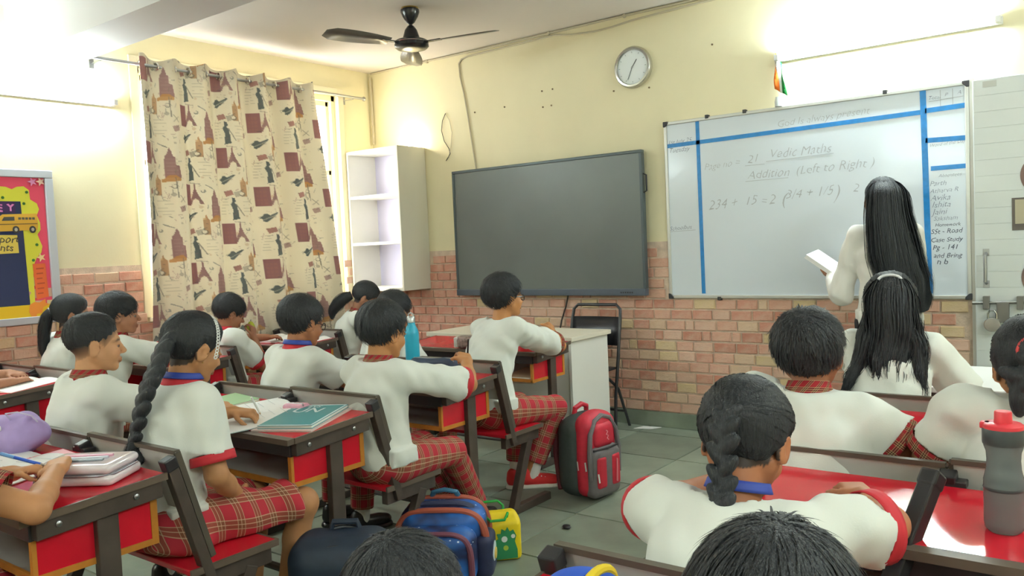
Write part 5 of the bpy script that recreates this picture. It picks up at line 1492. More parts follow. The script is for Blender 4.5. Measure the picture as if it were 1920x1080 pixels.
def person(cfg):
    r = np.random.default_rng(cfg.get('seed', 1))
    s = cfg.get('s', 1.0); vox = cfg.get('vox', .0075); fat = cfg.get('fat', 1.0)
    pel = np.array(cfg['pel'], float); hd = np.array(cfg['head'], float)
    h = math.radians(cfg.get('h', 0)); ch, sh = math.cos(h), math.sin(h)
    base = np.array([pel[0], pel[1], 0.0])
    def loc(p):
        q = np.array(p, float) - base
        return np.array([ch * q[0] + sh * q[1], -sh * q[0] + ch * q[1], q[2]])
    def ldir(v):
        return np.array([ch * v[0] + sh * v[1], -sh * v[0] + ch * v[1], v[2]])
    root = thing('person', cfg['label'], 'person', tuple(base), h, cfg.get('group'))
    P = np.array([0, 0, pel[2]]); H = loc(hd)
    Rh = rotm(cfg.get('hy', 0), cfg.get('hp', 0), cfg.get('hr', 0))
    hp = lambda p: H + Rh @ (np.array(p, float) * s)
    N = H + Rh @ np.array([0, -.012, -.055]) * s + np.array([0, -.012, -.072 + cfg.get('nup', 0)]) * s
    sp = N - P; SL_ = np.linalg.norm(sp); up = sp / SL_
    mid = (P + N) / 2 + np.array([0, -.10 * max(0, up[1]) - .01, 0]) * s
    def spine(t): return (1 - t) ** 2 * P + 2 * t * (1 - t) * (2 * mid - (P + N) / 2) + t * t * N
    def spdir(t): return unit(spine(min(1, t + .02)) - spine(max(0, t - .02)))
    sy = math.radians(cfg.get('shyaw', 0)); sr = math.radians(cfg.get('shroll', 0))
    xd = unit(np.array([math.cos(sy) * math.cos(sr), math.sin(sy), math.sin(sr)]))
    bw = .128 * s * (1 + .45 * (fat - 1)) * cfg.get('shw', 1.0)
    Sc = spine(.90) + np.array([0, .0, .004]) * s
    shl = {'R': Sc + xd * bw, 'L': Sc - xd * bw}
    l1, l2 = .235 * s, .205 * s
    arms = {}
    for sd in 'RL':
        a = dict(cfg.get('arm' + sd, {}))
        sg = 1 if sd == 'R' else -1
        Wp = loc(a['w']) if 'w' in a else shl[sd] + np.array([sg * .0, .20, -.26]) * s
        pole = a.get('pole', (sg * .8, -.5, -.8))
        if 'e' in a: E = loc(a['e'])
        else: E = ik(shl[sd], Wp, l1, l2, pole)
        d = ldir(a['d']) if 'd' in a else unit(Wp - E) * .7 + np.array([0, .3, 0])
        n = ldir(a.get('n', (0, 0, -1)))
        arms[sd] = (shl[sd], E, Wp, d, n, a.get('pose', 'rest'))
    # legs
    legs = {}
    for sd in 'RL':
        sg = 1 if sd == 'R' else -1
        hip = P + np.array([sg * .078 * s, .01, -.015])
        g = cfg.get('leg' + sd, {})
        if cfg.get('stand'):
            K = hip + np.array([sg * .01, .02, -.38]) * 1.0; A = np.array([K[0], K[1] - .03, .09])
        else:
            K = loc(g['k']) if 'k' in g else hip + np.array([sg * .03, .34 * s, -.02])
            A = loc(g['a']) if 'a' in g else np.array([K[0], K[1] - .03, .085])
        fd = ldir(g['f']) if 'f' in g else np.array([sg * .12, 1, 0])
        fd = unit(np.array([fd[0], fd[1], 0]))
        legs[sd] = (hip, K, A, fd)
    # ---------------- body
    pts = [P, H, hp((0, 0, .2)), hp((0, .15, 0)), hp((0, -.15, 0)), P + np.array([.17, .14, -.12]), P - np.array([.17, .14, .12])]
    for sd in 'RL':
        S, E, Wp, d, n, po = arms[sd]; pts += [S + .08, S - .08, E + .06, E - .06, Wp + .15, Wp - .15]
        hip, K, A, fd = legs[sd]; pts += [K + .1, K - .1, A + fd * .17 + .02, A - .09]
    pts = np.array(pts); lo = pts.min(0) - .03; hi = pts.max(0) + .03; lo[2] = max(lo[2], -.02)
    f = Field(lo, hi, vox)
    prof = [(-.02, .128, .098, .085), (.14, .124, .094, .085), (.32, .118, .09, .085), (.52, .122, .092, .085), (.70, .132, .094, .075), (.86, .116, .076, .045)]
    def torso(F, add, k=.03, lim=None):
        for t, wx, wy, wz in prof:
            c = spine(max(t, 0)) + (spdir(0) * t * SL_ if t < 0 else 0)
            u_ = spdir(t); xx = unit(xd * t + np.array([1, 0, 0]) * (1 - t)); xx = unit(xx - u_ * (xx @ u_)); yy = np.cross(u_, xx)
            ff = 1 + (fat - 1) * (1.0 if t < .6 else .6)
            F.ell(c, ((wx * ff + add) * s, (wy * ff + add) * s, wz * s + add), np.stack([xx, yy, u_], 1), k=k)
        F.cone(spine(.74), N + np.array([0, -.012, -.004]) * s, (.080 + add) * s, (.046 + add * .7) * s, k=k)
        for sd in 'RL':
            F.cone(spine(.93), arms[sd][0] - xd * (.012 if sd == 'R' else -.012), (.040 + add) * s, (.043 + add) * s, k=k)
    torso(f, -.012)
    f.cone(spine(.93), hp((0, -.018, -.045)), .050 * s, .045 * s * (1 + .3 * (fat - 1)), k=.02)
    # head and face
    hs = s
    f.ell(hp((0, -.012, .035)), np.array((.072, .090, .080)) * hs, Rh, k=.015)
    f.ell(hp((0, .028, -.025)), np.array((.056 * (1 + .35 * (fat - 1)), .056, .070)) * hs, Rh, k=.02)
    for sg in (-1, 1):
        f.cone(hp((sg * .050, .0, -.035)), hp((sg * .017, .058, -.080)), .023 * hs, .016 * hs, k=.015)
        f.ell(hp((sg * .036, .052, -.028)), np.array((.026, .026, .026)) * hs * (1 + .3 * (fat - 1)), Rh, k=.015)
        f.ell(hp((sg * .079, -.008, -.006)), np.array((.009, .023, .033)) * hs, Rh @ rotm(sg * -22, 8, 0), k=.004)
        f.ell(hp((sg * .0885, -.002, -.004)), np.array((.006, .012, .019)) * hs, Rh @ rotm(sg * -22, 8, 0), k=.003, op='s')
        f.ell(hp((sg * .031, .088, .000)), np.array((.017, .010, .010)) * hs, Rh, k=.008, op='s')
        f.ell(hp((sg * .031, .0765, .006)), np.array((.017, .0115, .0055)) * hs, Rh, k=.004)
        f.ell(hp((sg * .010, .092, -.030)), np.array((.0075, .009, .0065)) * hs, Rh, k=.004)
        f.cone(hp((sg * .012, .077, .022)), hp((sg * .046, .062, .020)), .0085 * hs, .007 * hs, k=.012)
    f.cone(hp((0, .081, .010)), hp((0, .100, -.024)), .0065 * hs, .0098 * hs, k=.008)
    f.ell(hp((0, .062, -.082)), np.array((.020, .017, .016)) * hs, Rh, k=.012)
    f.cone(hp((-.018, .081, -.0525)), hp((.018, .081, -.0525)), .0052 * hs, .0052 * hs, k=.006); f.ell(hp((0, .0865, -.0515)), np.array((.014, .006, .0048)) * hs, Rh, k=.004)
    f.ell(hp((0, .0845, -.0625)), np.array((.016, .007, .0058)) * hs, Rh, k=.005)
    # arms, hands
    for sd in 'RL':
        S, E, Wp, d, n, po = arms[sd]
        f.cone(S, E, .044 * s * (1 + .5 * (fat - 1)), .036 * s * (1 + .4 * (fat - 1)), k=.02)
        f.cone(E, E + (Wp - E) * .4, .036 * s * (1 + .4 * (fat - 1)), .034 * s * (1 + .4 * (fat - 1)), k=.012); f.cone(E + (Wp - E) * .4, Wp, .033 * s * (1 + .4 * (fat - 1)), .0235 * s, k=.012)
        add_hand(f, Wp, d, n, sd == 'R', po, s)
    for sd in 'RL':
        hip, K, A, fd = legs[sd]
        f.cone(hip, K, .070 * s, .050 * s, k=.03); f.ell(K + np.array([0, .004, .006]), np.array((.05, .052, .052)) * s, None, k=.02)
        f.cone(K, K + (A - K) * .35, .047 * s, .046 * s, k=.02); f.cone(K + (A - K) * .35, A, .046 * s, .031 * s, k=.02)
        f.cone(A + np.array([0, 0, -.035]), A + fd * .10 * s + np.array([0, 0, -.055]), .03 * s, .022 * s, k=.02)
    V, Q = f.mesh(1)
    q = (V - H) @ Rh / s
    tone = np.array(srgb(*cfg.get('skin', (178, 128, 94)))[:3])
    C = np.tile(tone, (len(V), 1))
    def paint(mask, col, a=1.0):
        m_ = np.clip(mask, 0, 1)[:, None] * a
        C[:] = C * (1 - m_) + np.array(srgb(*col)[:3]) * m_
    face = (q[:, 1] > .045) & (np.abs(q[:, 0]) < .07)
    lips = face * np.exp(-((q[:, 0] / .021) ** 4 + ((q[:, 2] + .057) / .0105) ** 4))
    paint(lips, (150, 92, 80), .5)
    brow = face * np.exp(-(((np.abs(q[:, 0]) - .031) / .019) ** 4 + ((q[:, 2] - .0205 + .25 * np.maximum(0, np.abs(q[:, 0]) - .035)) / .005) ** 4))
    paint(brow, (38, 30, 28), .85)
    cheek = face * np.exp(-(((np.abs(q[:, 0]) - .036) / .02) ** 2 + ((q[:, 2] + .028) / .02) ** 2))
    paint(cheek, tuple(int(v) for v in np.array(cfg.get('skin', (178, 128, 94))) * np.array([1.05, .92, .9])), .4)
    hb = (q[:, 2] > -.12) & (np.linalg.norm(q, axis=1) < .14)
    scalp = hb & (q[:, 2] > np.interp(q[:, 1], *HAIRLINES['girl' if cfg.get('line') == 'girl' else 'boy']) - .002) & (np.abs(q[:, 0]) < .079)
    if cfg.get('line') == 'fade':
        lz = np.interp(q[:, 1], *HAIRLINES['boy'])
        amt = scalp * np.clip((q[:, 2] - lz + .008) / .06, 0, 1) ** .55
        paint(amt, (44, 40, 40), 1.0)
    else:
        paint(scalp * 1.0, (40, 34, 32), .95)
    np_mesh('body', V, Q, M_SKIN, root, colors=C)
    # eyes
    for sg in (-1, 1):
        e = MB().lathe([(0, -.0125 * s)] + [(.0125 * s * math.sin(a), -.0125 * s * math.cos(a)) for a in np.linspace(.3, PI - .3, 9)] + [(0, .0125 * s)], 14)
        eo = e.build('eye', M_EYE, root, smooth=True)
        Mx = Matrix([list(Rh[i]) + [hp((sg * .031, .0672, -.001))[i]] for i in range(3)] + [[0, 0, 0, 1]])
        eo.matrix_local = Mx
        io = MB().lathe([(0, .0133 * s), (.0045 * s, .0129 * s), (.0085 * s, .0108 * s)], 12, (0, 0, 0), 'y').build('iris', M_IRIS, eo, smooth=True)
        io.rotation_euler = (0, 0, PI); io.location = (0, 0, -.001)
    # ---------------- shirt
    lo2 = np.array([min(arms['L'][0][0], arms['L'][1][0], arms['R'][1][0], -.17 * fat) - .09, min(P[1], N[1], arms['R'][1][1], arms['L'][1][1]) - .18, P[2] - .14])
    hi2 = np.array([max(arms['R'][0][0], arms['R'][1][0], arms['L'][1][0], .17 * fat) + .09, max(P[1], N[1], arms['R'][1][1], arms['L'][1][1]) + .18, N[2] + .08])
    vs = max(vox, .0065)
    F = Field(lo2, hi2, vs)
    torso(F, .016, .04)
    F.cone(spine(.84), spine(1.03) + np.array([0, -.004, .0]) * s, .067 * s, .060 * s, k=.02, cut=(N + np.array([0, 0, .010]) * s, unit(hp((0, -.02, -.05)) - spine(.95))))
    if not cfg.get('tucked'):
        F.ell(P + np.array([0, .0, .0]), np.array((.146 * fat, .116 * fat, .085)) * s, None, k=.05)
    sl = cfg.get('sleeve', .72); cuffs = []; carve = []
    for sd in 'RL':
        S, E, Wp, d, n, po = arms[sd]
        ax = unit(E - S); Ls = np.linalg.norm(E - S)
        if sl <= 1.0:
            ce = S + ax * Ls * sl
            ra, rb = (.064 + .02 * (fat - 1)) * s, (.067 + .025 * (fat - 1)) * s
            F.cone(S, S + ax * Ls * (sl + .25), ra, rb + .004, k=.02, cut=(ce, ax))
            carve.append((ce - ax * .015, ce + ax * .08, rb - .016 * s, rb - .010 * s))
            cuffs.append((ce - ax * .004 * s, ce + ax * .026 * s, rb + .003, rb + .004, sd))
        else:
            F.cone(S, E, .058 * s, .056 * s, k=.02); fa = unit(Wp - E); ce = Wp - fa * .02
            F.cone(E, Wp + fa * .04, .058 * s, .046 * s, k=.03, cut=(ce, fa))
    F.folds(cfg.get('fold', .011), (62, 30), cfg.get('seed', 1) + 50, (1, 1, .8)).folds(.0045, (125, 80), cfg.get('seed', 1) + 70, (1, 1, .7))
    for cv in carve: F.cone(*cv, k=.002, op='s')
    hem = P + np.array([0, 0, cfg.get('hem', -.03)])
    F.cutplane(hem, -spdir(.1))
    nr = np.sqrt((F.ax[0][:, None, None] - N[0]) ** 2 + (F.ax[1][None, :, None] - N[1]) ** 2)
    F.d = np.where((nr < .085 * s) & (F.ax[2][None, None, :] > N[2] + .02 * s), np.maximum(F.d, .02), F.d).astype(np.float32)
    V, Q = F.mesh(1)
    np_mesh('shirt', V, Q, cfg.get('shirt', M_SHIRT), root)
    for a_, b_, ra, rb, sd in cuffs:
        if cfg.get('cuff'):
            V, Q, UV = band_mesh(a_, b_, ra, rb); np_mesh('sleeve_cuff', V, Q, cfg['cuff'], root, uv=UV).modifiers.new('solid', 'SOLIDIFY').thickness = .003
    if cfg.get('collar'):
        nd = unit(hp((0, -.02, -.05)) - spine(.95))
        c0 = spine(1.0) + np.array([0, -.002, .016]) * s
        V, Q, UV = band_mesh(c0 - nd * .014 * s, c0 + nd * .026 * s, .071 * s, .0555 * s); np_mesh('collar', V, Q, cfg['collar'], root, uv=UV).modifiers.new('solid', 'SOLIDIFY').thickness = .004
    if cfg.get('lanyard'):
        nd = unit(hp((0, -.02, -.05)) - spine(.95)); c0 = spine(1.0) + np.array([0, -.002, .018]) * s
        V, Q, UV = band_mesh(c0 + nd * .014 * s, c0 + nd * .034 * s, .0665 * s, .0600 * s)
        np_mesh('lanyard', V, Q, cfg['lanyard'], root, uv=UV).modifiers.new('solid', 'SOLIDIFY').thickness = .003
        pts_ = [spine(.97) + np.array([sg_ * .045, .065, -.01]) * s for sg_ in (1, -1)]
        tip = spine(.55) + np.array([0, .115 * fat, 0]) * s
        MB().tube([tuple(pts_[0]), tuple((pts_[0] + tip) / 2 + np.array([0, .025, 0]) * s), tuple(tip), tuple((pts_[1] + tip) / 2 + np.array([0, .025, 0]) * s), tuple(pts_[1])], .005, 6).build('lanyard_cord', cfg['lanyard'], root, smooth=True)
    if cfg.get('tie'):
        a = spine(.97) + np.array([0, .066, .0]) * s; b = spine(.42) + np.array([0, .125, 0]) * s; m_ = (a + b) / 2 + np.array([0, .03, 0]) * s
        t_ = MB().add([a + np.array([-.012, 0, 0]), a + np.array([.012, 0, 0]), m_ + np.array([.022, 0, 0]), m_ + np.array([-.022, 0, 0]), b + np.array([.028, 0, 0]), b + np.array([-.028, 0, 0]), b + np.array([0, 0, -.03])], [(0, 1, 2, 3), (3, 2, 4, 5), (5, 4, 6)]).build('tie', cfg['tie'], root, solid=.004)
    # ---------------- lower clothing
    bot = cfg.get('bottom', 'trousers')
    pl = np.array([P[0], P[1], P[2]])
    lp = np.array([P - .2, P + .2] + [legs[k][1] + d_ for k in 'RL' for d_ in (-.1, .1)] + [legs[k][2] + d_ for k in 'RL' for d_ in (-.1, .1)])
    vb = max(vox, .0075)
    B = Field(lp.min(0) - .04, lp.max(0) + .04, vb)
    if bot == 'trousers':
        B.ell(P + np.array([0, -.01, -.012]), np.array((.142 * fat, .112 * fat, .095)) * s, None, k=.03)
        for sd in 'RL':
            hip, K, A, fd = legs[sd]
            an = A + unit(K - A) * cfg.get('ankle', .03)
            B.cone(hip, K, .084 * s, .064 * s, k=.03); B.cone(K, an, .064 * s, .056 * s, k=.025, cut=(an, unit(A - K)))
        B.folds(.005, (40, 22), cfg.get('seed', 1) + 9, (1, 1, 1))
    else:
        B.ell(P + np.array([0, 0, .01]), np.array((.148, .118, .09)) * s, None, k=.03)
        B.ell(P + np.array([0, -.01, -.05]), np.array((.185, .15, .042)) * s, None, k=.04)
        for sd in 'RL':
            hip, K, A, fd = legs[sd]
            ce = hip + (K - hip) * .90; ax = unit(K - hip)
            B.cone(hip, K + ax * .1, .090 * s, .082 * s, k=.05, cut=(ce, ax))
        hm = (legs['R'][0] + legs['L'][0]) / 2; km = (legs['R'][1] + legs['L'][1]) / 2
        B.cone(hm, hm + (km - hm) * .72, .085 * s, .062 * s, k=.05)
        B.folds(.016, (60, 40), cfg.get('seed', 1) + 9, (1, .9, .45))
        if not cfg.get('stand'): B.cutplane((0, 0, .423), (0, 0, -1))
    V, Q = B.mesh(1)
    if bot == 'trousers':
        best = np.full(len(V), 9.0); UV = np.zeros((len(V), 2))
        for sd in 'RL':
            hip, K, A, fd = legs[sd]; off = 0.0
            for a_, b_ in ((P * .6 + hip * .4, K), (K, A)):
                ba = b_ - a_; L2 = ba @ ba; tr = ((V - a_) @ ba) / L2; t = np.clip(tr, 0, 1); pr = a_ + t[:, None] * ba; t = np.where(tr < 0, tr if off == 0 else t, t)
                dd = np.linalg.norm(V - pr, axis=1); ax = unit(ba); ref = unit(np.cross(ax, [1.0, .0, .0])); rf2 = np.cross(ax, ref)
                an = np.arctan2((V - pr) @ rf2, (V - pr) @ ref)
                m_ = dd < best
                best[m_] = dd[m_]; UV[m_, 0] = an[m_] * .065 + .5; UV[m_, 1] = off + t[m_] * math.sqrt(L2) + .5
                off += math.sqrt(L2)
    else:
        km = (legs['R'][1] + legs['L'][1]) / 2; ba = km - P; ax = unit(ba); ref = np.array([1.0, 0, 0]); ref = unit(ref - ax * (ref @ ax)); rf2 = np.cross(ax, ref)
        rel = V - P - np.array([0, 0, .02]); UV = np.stack([np.arctan2(rel @ rf2, rel @ ref) * .13 + 1, rel @ ax + .25 * rel[:, 2] + 1], 1)
    np_mesh('trousers' if bot == 'trousers' else 'skirt', V, Q, cfg.get('bottom_mat', M_PLAID), root, uv=UV)
    # ---------------- shoes
    for sd in 'RL':
        hip, K, A, fd = legs[sd]; sx = np.array([fd[1], -fd[0], 0])
        Rm = np.stack([sx, fd, np.array([0, 0, 1.0])], 1); g = A + np.array([0, 0, -A[2]]); g[2] = max(0, A[2] - .085)
        pt = lambda x, y, z: g + Rm @ (np.array([x, y, z]) * s)
        vv = .007
        S_ = Field(np.minimum(pt(-.08, -.08, 0), pt(.08, .18, .13)) - .12, np.maximum(pt(-.08, -.08, 0), pt(.08, .18, .13)) + .12, vv)
        S_.cone(pt(0, -.025, .045), pt(0, .09, .036), .037 * s, .034 * s, k=.01); S_.ell(pt(0, .118, .034), np.array((.038, .045, .028)) * s, Rm, k=.015); S_.cone(pt(0, -.025, .05), pt(0, -.026, .078), .036 * s, .034 * s, k=.01)
        S_.cutplane(pt(0, 0, .018), (0, 0, -1))
        V, Q = S_.mesh(1); so = np_mesh('shoe', V, Q, cfg.get('shoe', M_SHOE_BLK), root)
        S_ = Field(np.minimum(pt(-.08, -.1, 0), pt(.08, .2, .05)) - .12, np.maximum(pt(-.08, -.1, 0), pt(.08, .2, .05)) + .12, vv)
        S_.cone(pt(0, -.03, .0), pt(0, .125, .0), .042 * s, .044 * s, k=0); S_.cutplane(pt(0, 0, .024), (0, 0, 1)); S_.cutplane(pt(0, 0, .001), (0, 0, -1))
        V, Q = S_.mesh(1); np_mesh('sole', V, Q, M_SOLE if cfg.get('shoe') is M_SHOE_RED else M_SHOE_BLK, so)
        if cfg.get('shoe') is M_SHOE_RED:
            S_ = Field(pt(0, .12, .03) - .09, pt(0, .12, .03) + .09, .006); S_.ell(pt(0, .132, .032), np.array((.036, .036, .028)) * s, Rm, k=0); S_.cutplane(pt(0, 0, .02), (0, 0, -1)); S_.cutplane(pt(0, .125, 0), -fd)
            V, Q = S_.mesh(1); np_mesh('toe_cap', V, Q, M_SOLE, so)
            for i in range(4): MB().tube([tuple(pt(-.026, .03 + .02 * i, .066 - .004 * i)), tuple(pt(0, .034 + .02 * i, .076 - .006 * i)), tuple(pt(.026, .03 + .02 * i, .066 - .004 * i))], .0035, 6).build('lace', M_PAPER, so, smooth=True)
        a_ = A + unit(K - A) * .075; b_ = A + np.array([0, 0, -.03])
        S_ = Field(np.minimum(a_, b_) - .07, np.maximum(a_, b_) + .07, .007); S_.cone(a_ + unit(K - A) * .03, b_, .037 * s, .035 * s, k=0); S_.cutplane(a_, unit(K - A))
        V, Q = S_.mesh(1); np_mesh('sock', V, Q, M_SOCK, root)
    # ---------------- hair and small things worn
    if cfg.get('hair'):
        V, Q = build_hair(cfg, s, r, max(.0055, vox * .85), Rh.T @ rotm(cfg.get('hy', 0), cfg.get('hp', 0) * .15, cfg.get('hr', 0)))
        np_mesh('hair', H + (V * s) @ Rh.T, Q, M_HAIR, root)
    Rl = rotm(cfg.get('hy', 0), cfg.get('hp', 0) * .15, cfg.get('hr', 0))
    for ac in cfg.get('wear', []):
        if getattr(ac, 'level', False): ac(root, lambda p: H + Rl @ (np.array(p, float) * s), s, Rl, H)
        else: ac(root, hp, s, Rh, H)
    return root, arms, hp

# things worn on the head
def headband(root, hp, s, Rh, H):
    pts = []
    for a in np.linspace(-.32, PI + .32, 40):
        pts.append(hp((.0905 * math.cos(a), .034 - .012 * math.sin(a), .018 + .108 * math.sin(a))))
    mb = MB()
    m = mat('white_headband', (236, 236, 232), .4)
    for i in range(0, 39):   # a chain of small loops
        c = (pts[i] + pts[i + 1]) / 2; t = unit(pts[i + 1] - pts[i]); o = unit(c - hp((0, 0, .03))); w = np.cross(t, o)
        ring = [tuple(c + t * .0062 * s * math.cos(b) + w * .0068 * s * math.sin(b)) for b in np.linspace(0, 2 * PI, 9)[:-1]]
        mb.tube(ring, .0021 * s, 5, closed=True)
    o = mb.build('headband', m, root, smooth=True); o['label'] = 'white chain-link headband'
def glasses(root, hp, s, Rh, H):
    mb = MB()
    for sg in (-1, 1):
        mb.tube([tuple(hp((sg * .033 + .021 * math.cos(a), .093 - .006 * abs(math.cos(a)), -.003 + .016 * math.sin(a)))) for a in np.linspace(0, 2 * PI, 17)[:-1]], .0022 * s, 6, closed=True)
        mb.tube([tuple(hp((sg * .054, .088, .003))), tuple(hp((sg * .074, .05, .006))), tuple(hp((sg * .082, -.005, .008))), tuple(hp((sg * .080, -.022, -.006)))], .0022 * s, 6)
    mb.tube([tuple(hp((-.012, .097, .002))), tuple(hp((0, .100, .005))), tuple(hp((.012, .097, .002)))], .002 * s, 6)
    mb.build('glasses', M_GLASSES, root, smooth=True)
def hair_tie(p, r, col, axis=(0, -.3, -1), name='hair_tie'):
    def fn(root, hp, s, Rh, H):
        c = hp(p); t = unit(Rh @ np.array(axis, float)); x = unit(np.cross(t, [0.3, 1, 0])); y = np.cross(t, x)
        MB().tube([tuple(c + (x * math.cos(a) + y * math.sin(a)) * r * s) for a in np.linspace(0, 2 * PI, 17)[:-1]], .0045 * s, 6, closed=True).build(name, mat('tie_%02x%02x%02x' % col, col, .6), root, smooth=True)
    fn.level = True
    return fn
def clip(root, hp, s, Rh, H):
    MB().tube([tuple(hp((.040 * math.cos(a) - .002, -.097 + .02 * math.sin(a) * .3, .092 + .022 * math.sin(a)))) for a in np.linspace(.25, PI - .25, 11)], .0055 * s, 8).build('hair_clip', mat('clip_white', (214, 214, 214), .3), root, smooth=True)
def earring(sg):
    def fn(root, hp, s, Rh, H):
        c = hp((sg * .083, .0, -.038))
        MB().lathe([(0, -.003), (.003, 0), (0, .003)], 8, tuple(c)).build('earring', mat('gold', (220, 190, 110), .2, metal=1.0), root, smooth=True)
    return fn
M_LANYARD = mat('blue_lanyard', (42, 66, 158), .6)
M_TIE = mat('striped_red_tie', (170, 36, 54), .7)
B = dict(hair='boy', line='boy', cuff=M_REDTRIM, collar=M_PLAID2, strips=700)

# supports outside the frame for the two pupils whose arms reach into it, and the two heads at the bottom edge
ud = pose_desk(copy_tree(ua), (-4.93, 1.0, 0), 'red school desk with bench at the wall, behind the crossed arms')
u0 = pose_desk(copy_tree(u1), (-2.72, .36, 0), 'red school desk with bench behind the hands with the blue pen')
rd = pose_desk(copy_tree(u1), (-.345, .30, 0), 'red school desk with bench directly below the viewer')

# --- left wall column
person(dict(B, label='girl with a long ponytail seated by the notice board', pel=(-4.95, 2.20, .505), head=(-4.902, 2.25, 1.046), h=0, hy=-22, hp=6, seed=2, vox=.0085, line='girl', hair='girl', bottom='skirt',
            armR=dict(w=(-4.82, 2.70, .755), pose='rest'), armL=dict(w=(-5.05, 2.70, .755), pose='rest'), skin=(160, 112, 84),
            locks=[dict(path=[(0, -.10, .035), (0, -.125, .0), (-.01, -.145, -.08), (-.02, -.15, -.18), (-.03, -.14, -.26)], rad=[.022, .032, .034, .028, .008], n=160)], wear=[hair_tie((0, -.112, .03), .02, (200, 200, 205), (0, -1, -.3))], strips=500))
person(dict(B, label='boy with black fringe seated beside the ponytail girl, facing the board', pel=(-4.53, 2.21, .505), head=(-4.453, 2.30, 1.048), h=-6, hy=-22, hp=2, seed=3, vox=.0075, line='fringe', volume=True, fat=1.08,
            armR=dict(w=(-4.32, 2.68, .755), pose='rest', pole=(1, -.2, -.5)), armL=dict(w=(-4.66, 2.72, .755)), skin=(168, 118, 90)))
person(dict(B, label='pupil at the left edge with forearms crossed on the desk', pel=(-4.98, 1.25, .505), head=(-4.98, 1.42, 1.03), h=0, hy=-10, hp=15, seed=4, vox=.009,
            armR=dict(w=(-4.62, 1.80, .752), e=(-4.60, 1.54, .745), d=(-.3, 1, 0), pose='rest'), armL=dict(w=(-4.80, 1.86, .775), e=(-5.06, 1.60, .76), d=(1, .35, -.1), pose='rest'), skin=(170, 120, 92)))
person(dict(B, label='boy holding a green snack to his mouth before the curtain', pel=(-4.75, 3.14, .505), head=(-4.735, 3.18, .972), h=-4, hy=-14, hp=22, seed=5, vox=.0075, line='fringe', volume=True, tie=M_TIE, collar=M_REDTRIM,
            armR=dict(w=(-4.66, 3.30, .80), e=(-4.62, 3.34, .60), d=(-.25, .1, 1), n=(-.8, -.5, .1), pose='hold'), armL=dict(w=(-4.95, 3.62, .76), pose='rest'), skin=(160, 108, 80)))
person(dict(B, label='girl with a low ponytail and glasses bending forward by the corner shelf', pel=(-4.75, 4.16, .505), head=(-4.561, 4.22, .995), h=-38, hy=-8, hp=34, seed=6, vox=.0085, line='girl', hair='girl', bottom='skirt', strips=500,
            armR=dict(w=(-4.42, 4.46, .66), pose='rest'), armL=dict(w=(-4.62, 4.58, .66)), skin=(160, 112, 86), wear=[glasses, hair_tie((0, -.115, .005), .022, (40, 40, 44), (0, -1, -.2))],
            locks=[dict(path=[(0, -.10, .02), (0, -.15, -.005), (-.02, -.20, -.05), (-.03, -.235, -.11), (-.03, -.24, -.17)], rad=[.026, .042, .048, .036, .008], n=200)]))

# --- middle-left column
person(dict(B, label='boy with faded sides and full cheeks seated left of the braided girl', pel=(-3.10, 1.43, .505), head=(-3.104, 1.50, 1.034), h=-6, hy=-16, hp=2, seed=7, vox=.006, line='fade', fat=1.2, thick=.011, taper=.10, texp=1.1, smin=.04, cuff=None,
            armR=dict(w=(-2.92, 1.84, .755), pose='rest', pole=(1, -.3, -.6)), armL=dict(w=(-3.28, 1.86, .755)), skin=(196, 146, 106), strips=500, slen=.025, lift=.004))
D_ = person(dict(B, label='girl with a long braid and white headband writing in a notebook', pel=(-2.50, 1.40, .505), head=(-2.50, 1.53, 1.038), h=0, hy=-4, hp=20, seed=8, vox=.0055, line='girl', hair='girl', bottom='skirt', cuff=M_REDTRIM, collar=M_REDTRIM, lanyard=M_LANYARD, tucked=True, hem=.03,
            armR=dict(e=(-2.315, 1.47, .655), w=(-2.395, 1.60, .535), d=(-.35, .7, -.4), n=(-.9, 0, -.3), pose='rest'), armL=dict(e=(-2.79, 1.60, .74), w=(-2.70, 1.80, .762), d=(.86, .5, -.12), n=(.1, .1, -1), pose='pen'),
            legR=dict(k=(-2.37, 1.84, .45), a=(-2.44, 1.79, .10)), legL=dict(k=(-2.60, 1.80, .45)), skin=(186, 134, 92), strips=700, slen=.05, tie_=0,
            braids=[dict(path=[(.01, -.08, .035), (.028, -.112, .015), (.05, -.15, -.05), (.056, -.182, -.11), (.058, -.207, -.19), (.048, -.222, -.27)], rad=[.032, .036, .033, .031, .028, .022], lumps=21)],
            locks=[dict(path=[(.048, -.222, -.27), (.06, -.226, -.30), (.10, -.222, -.325)], rad=[.02, .03, .006], n=60)], wear=[headband, earring(1)]))
H_ = person(dict(B, label='boy with glasses and a blue lanyard at the second desk', pel=(-3.06, 2.31, .505), head=(-3.04, 2.42, 1.023), h=-2, hy=-6, hp=12, seed=9, vox=.0065, volume=True, lanyard=M_LANYARD, collar=M_REDTRIM, cuff=None,
            armR=dict(w=(-2.94, 2.74, .76), pose='rest'), armL=dict(w=(-3.24, 2.78, .76), pose='rest'), skin=(166, 112, 78), wear=[glasses]))
K_ = person(dict(B, label='boy in white shirt writing at the desk with the cyan bottle', pel=(-2.43, 2.29, .505), head=(-2.47, 2.38, .998), h=-4, hy=-2, hp=10, seed=10, vox=.0058, volume=True, thick=.018, fat=1.05,
            armR=dict(e=(-2.255, 2.65, .757), w=(-2.345, 2.75, .835), d=(-.6, .5, .25), n=(-.5, .1, -.7), pose='pen'), armL=dict(w=(-2.72, 2.78, .76)), sleeve=.86,
            legR=dict(k=(-2.38, 2.66, .45), a=(-2.47, 2.93, .10), f=(-.2, 1, 0)), legL=dict(k=(-2.56, 2.66, .45), a=(-2.60, 2.90, .10)), skin=(186, 130, 84)))
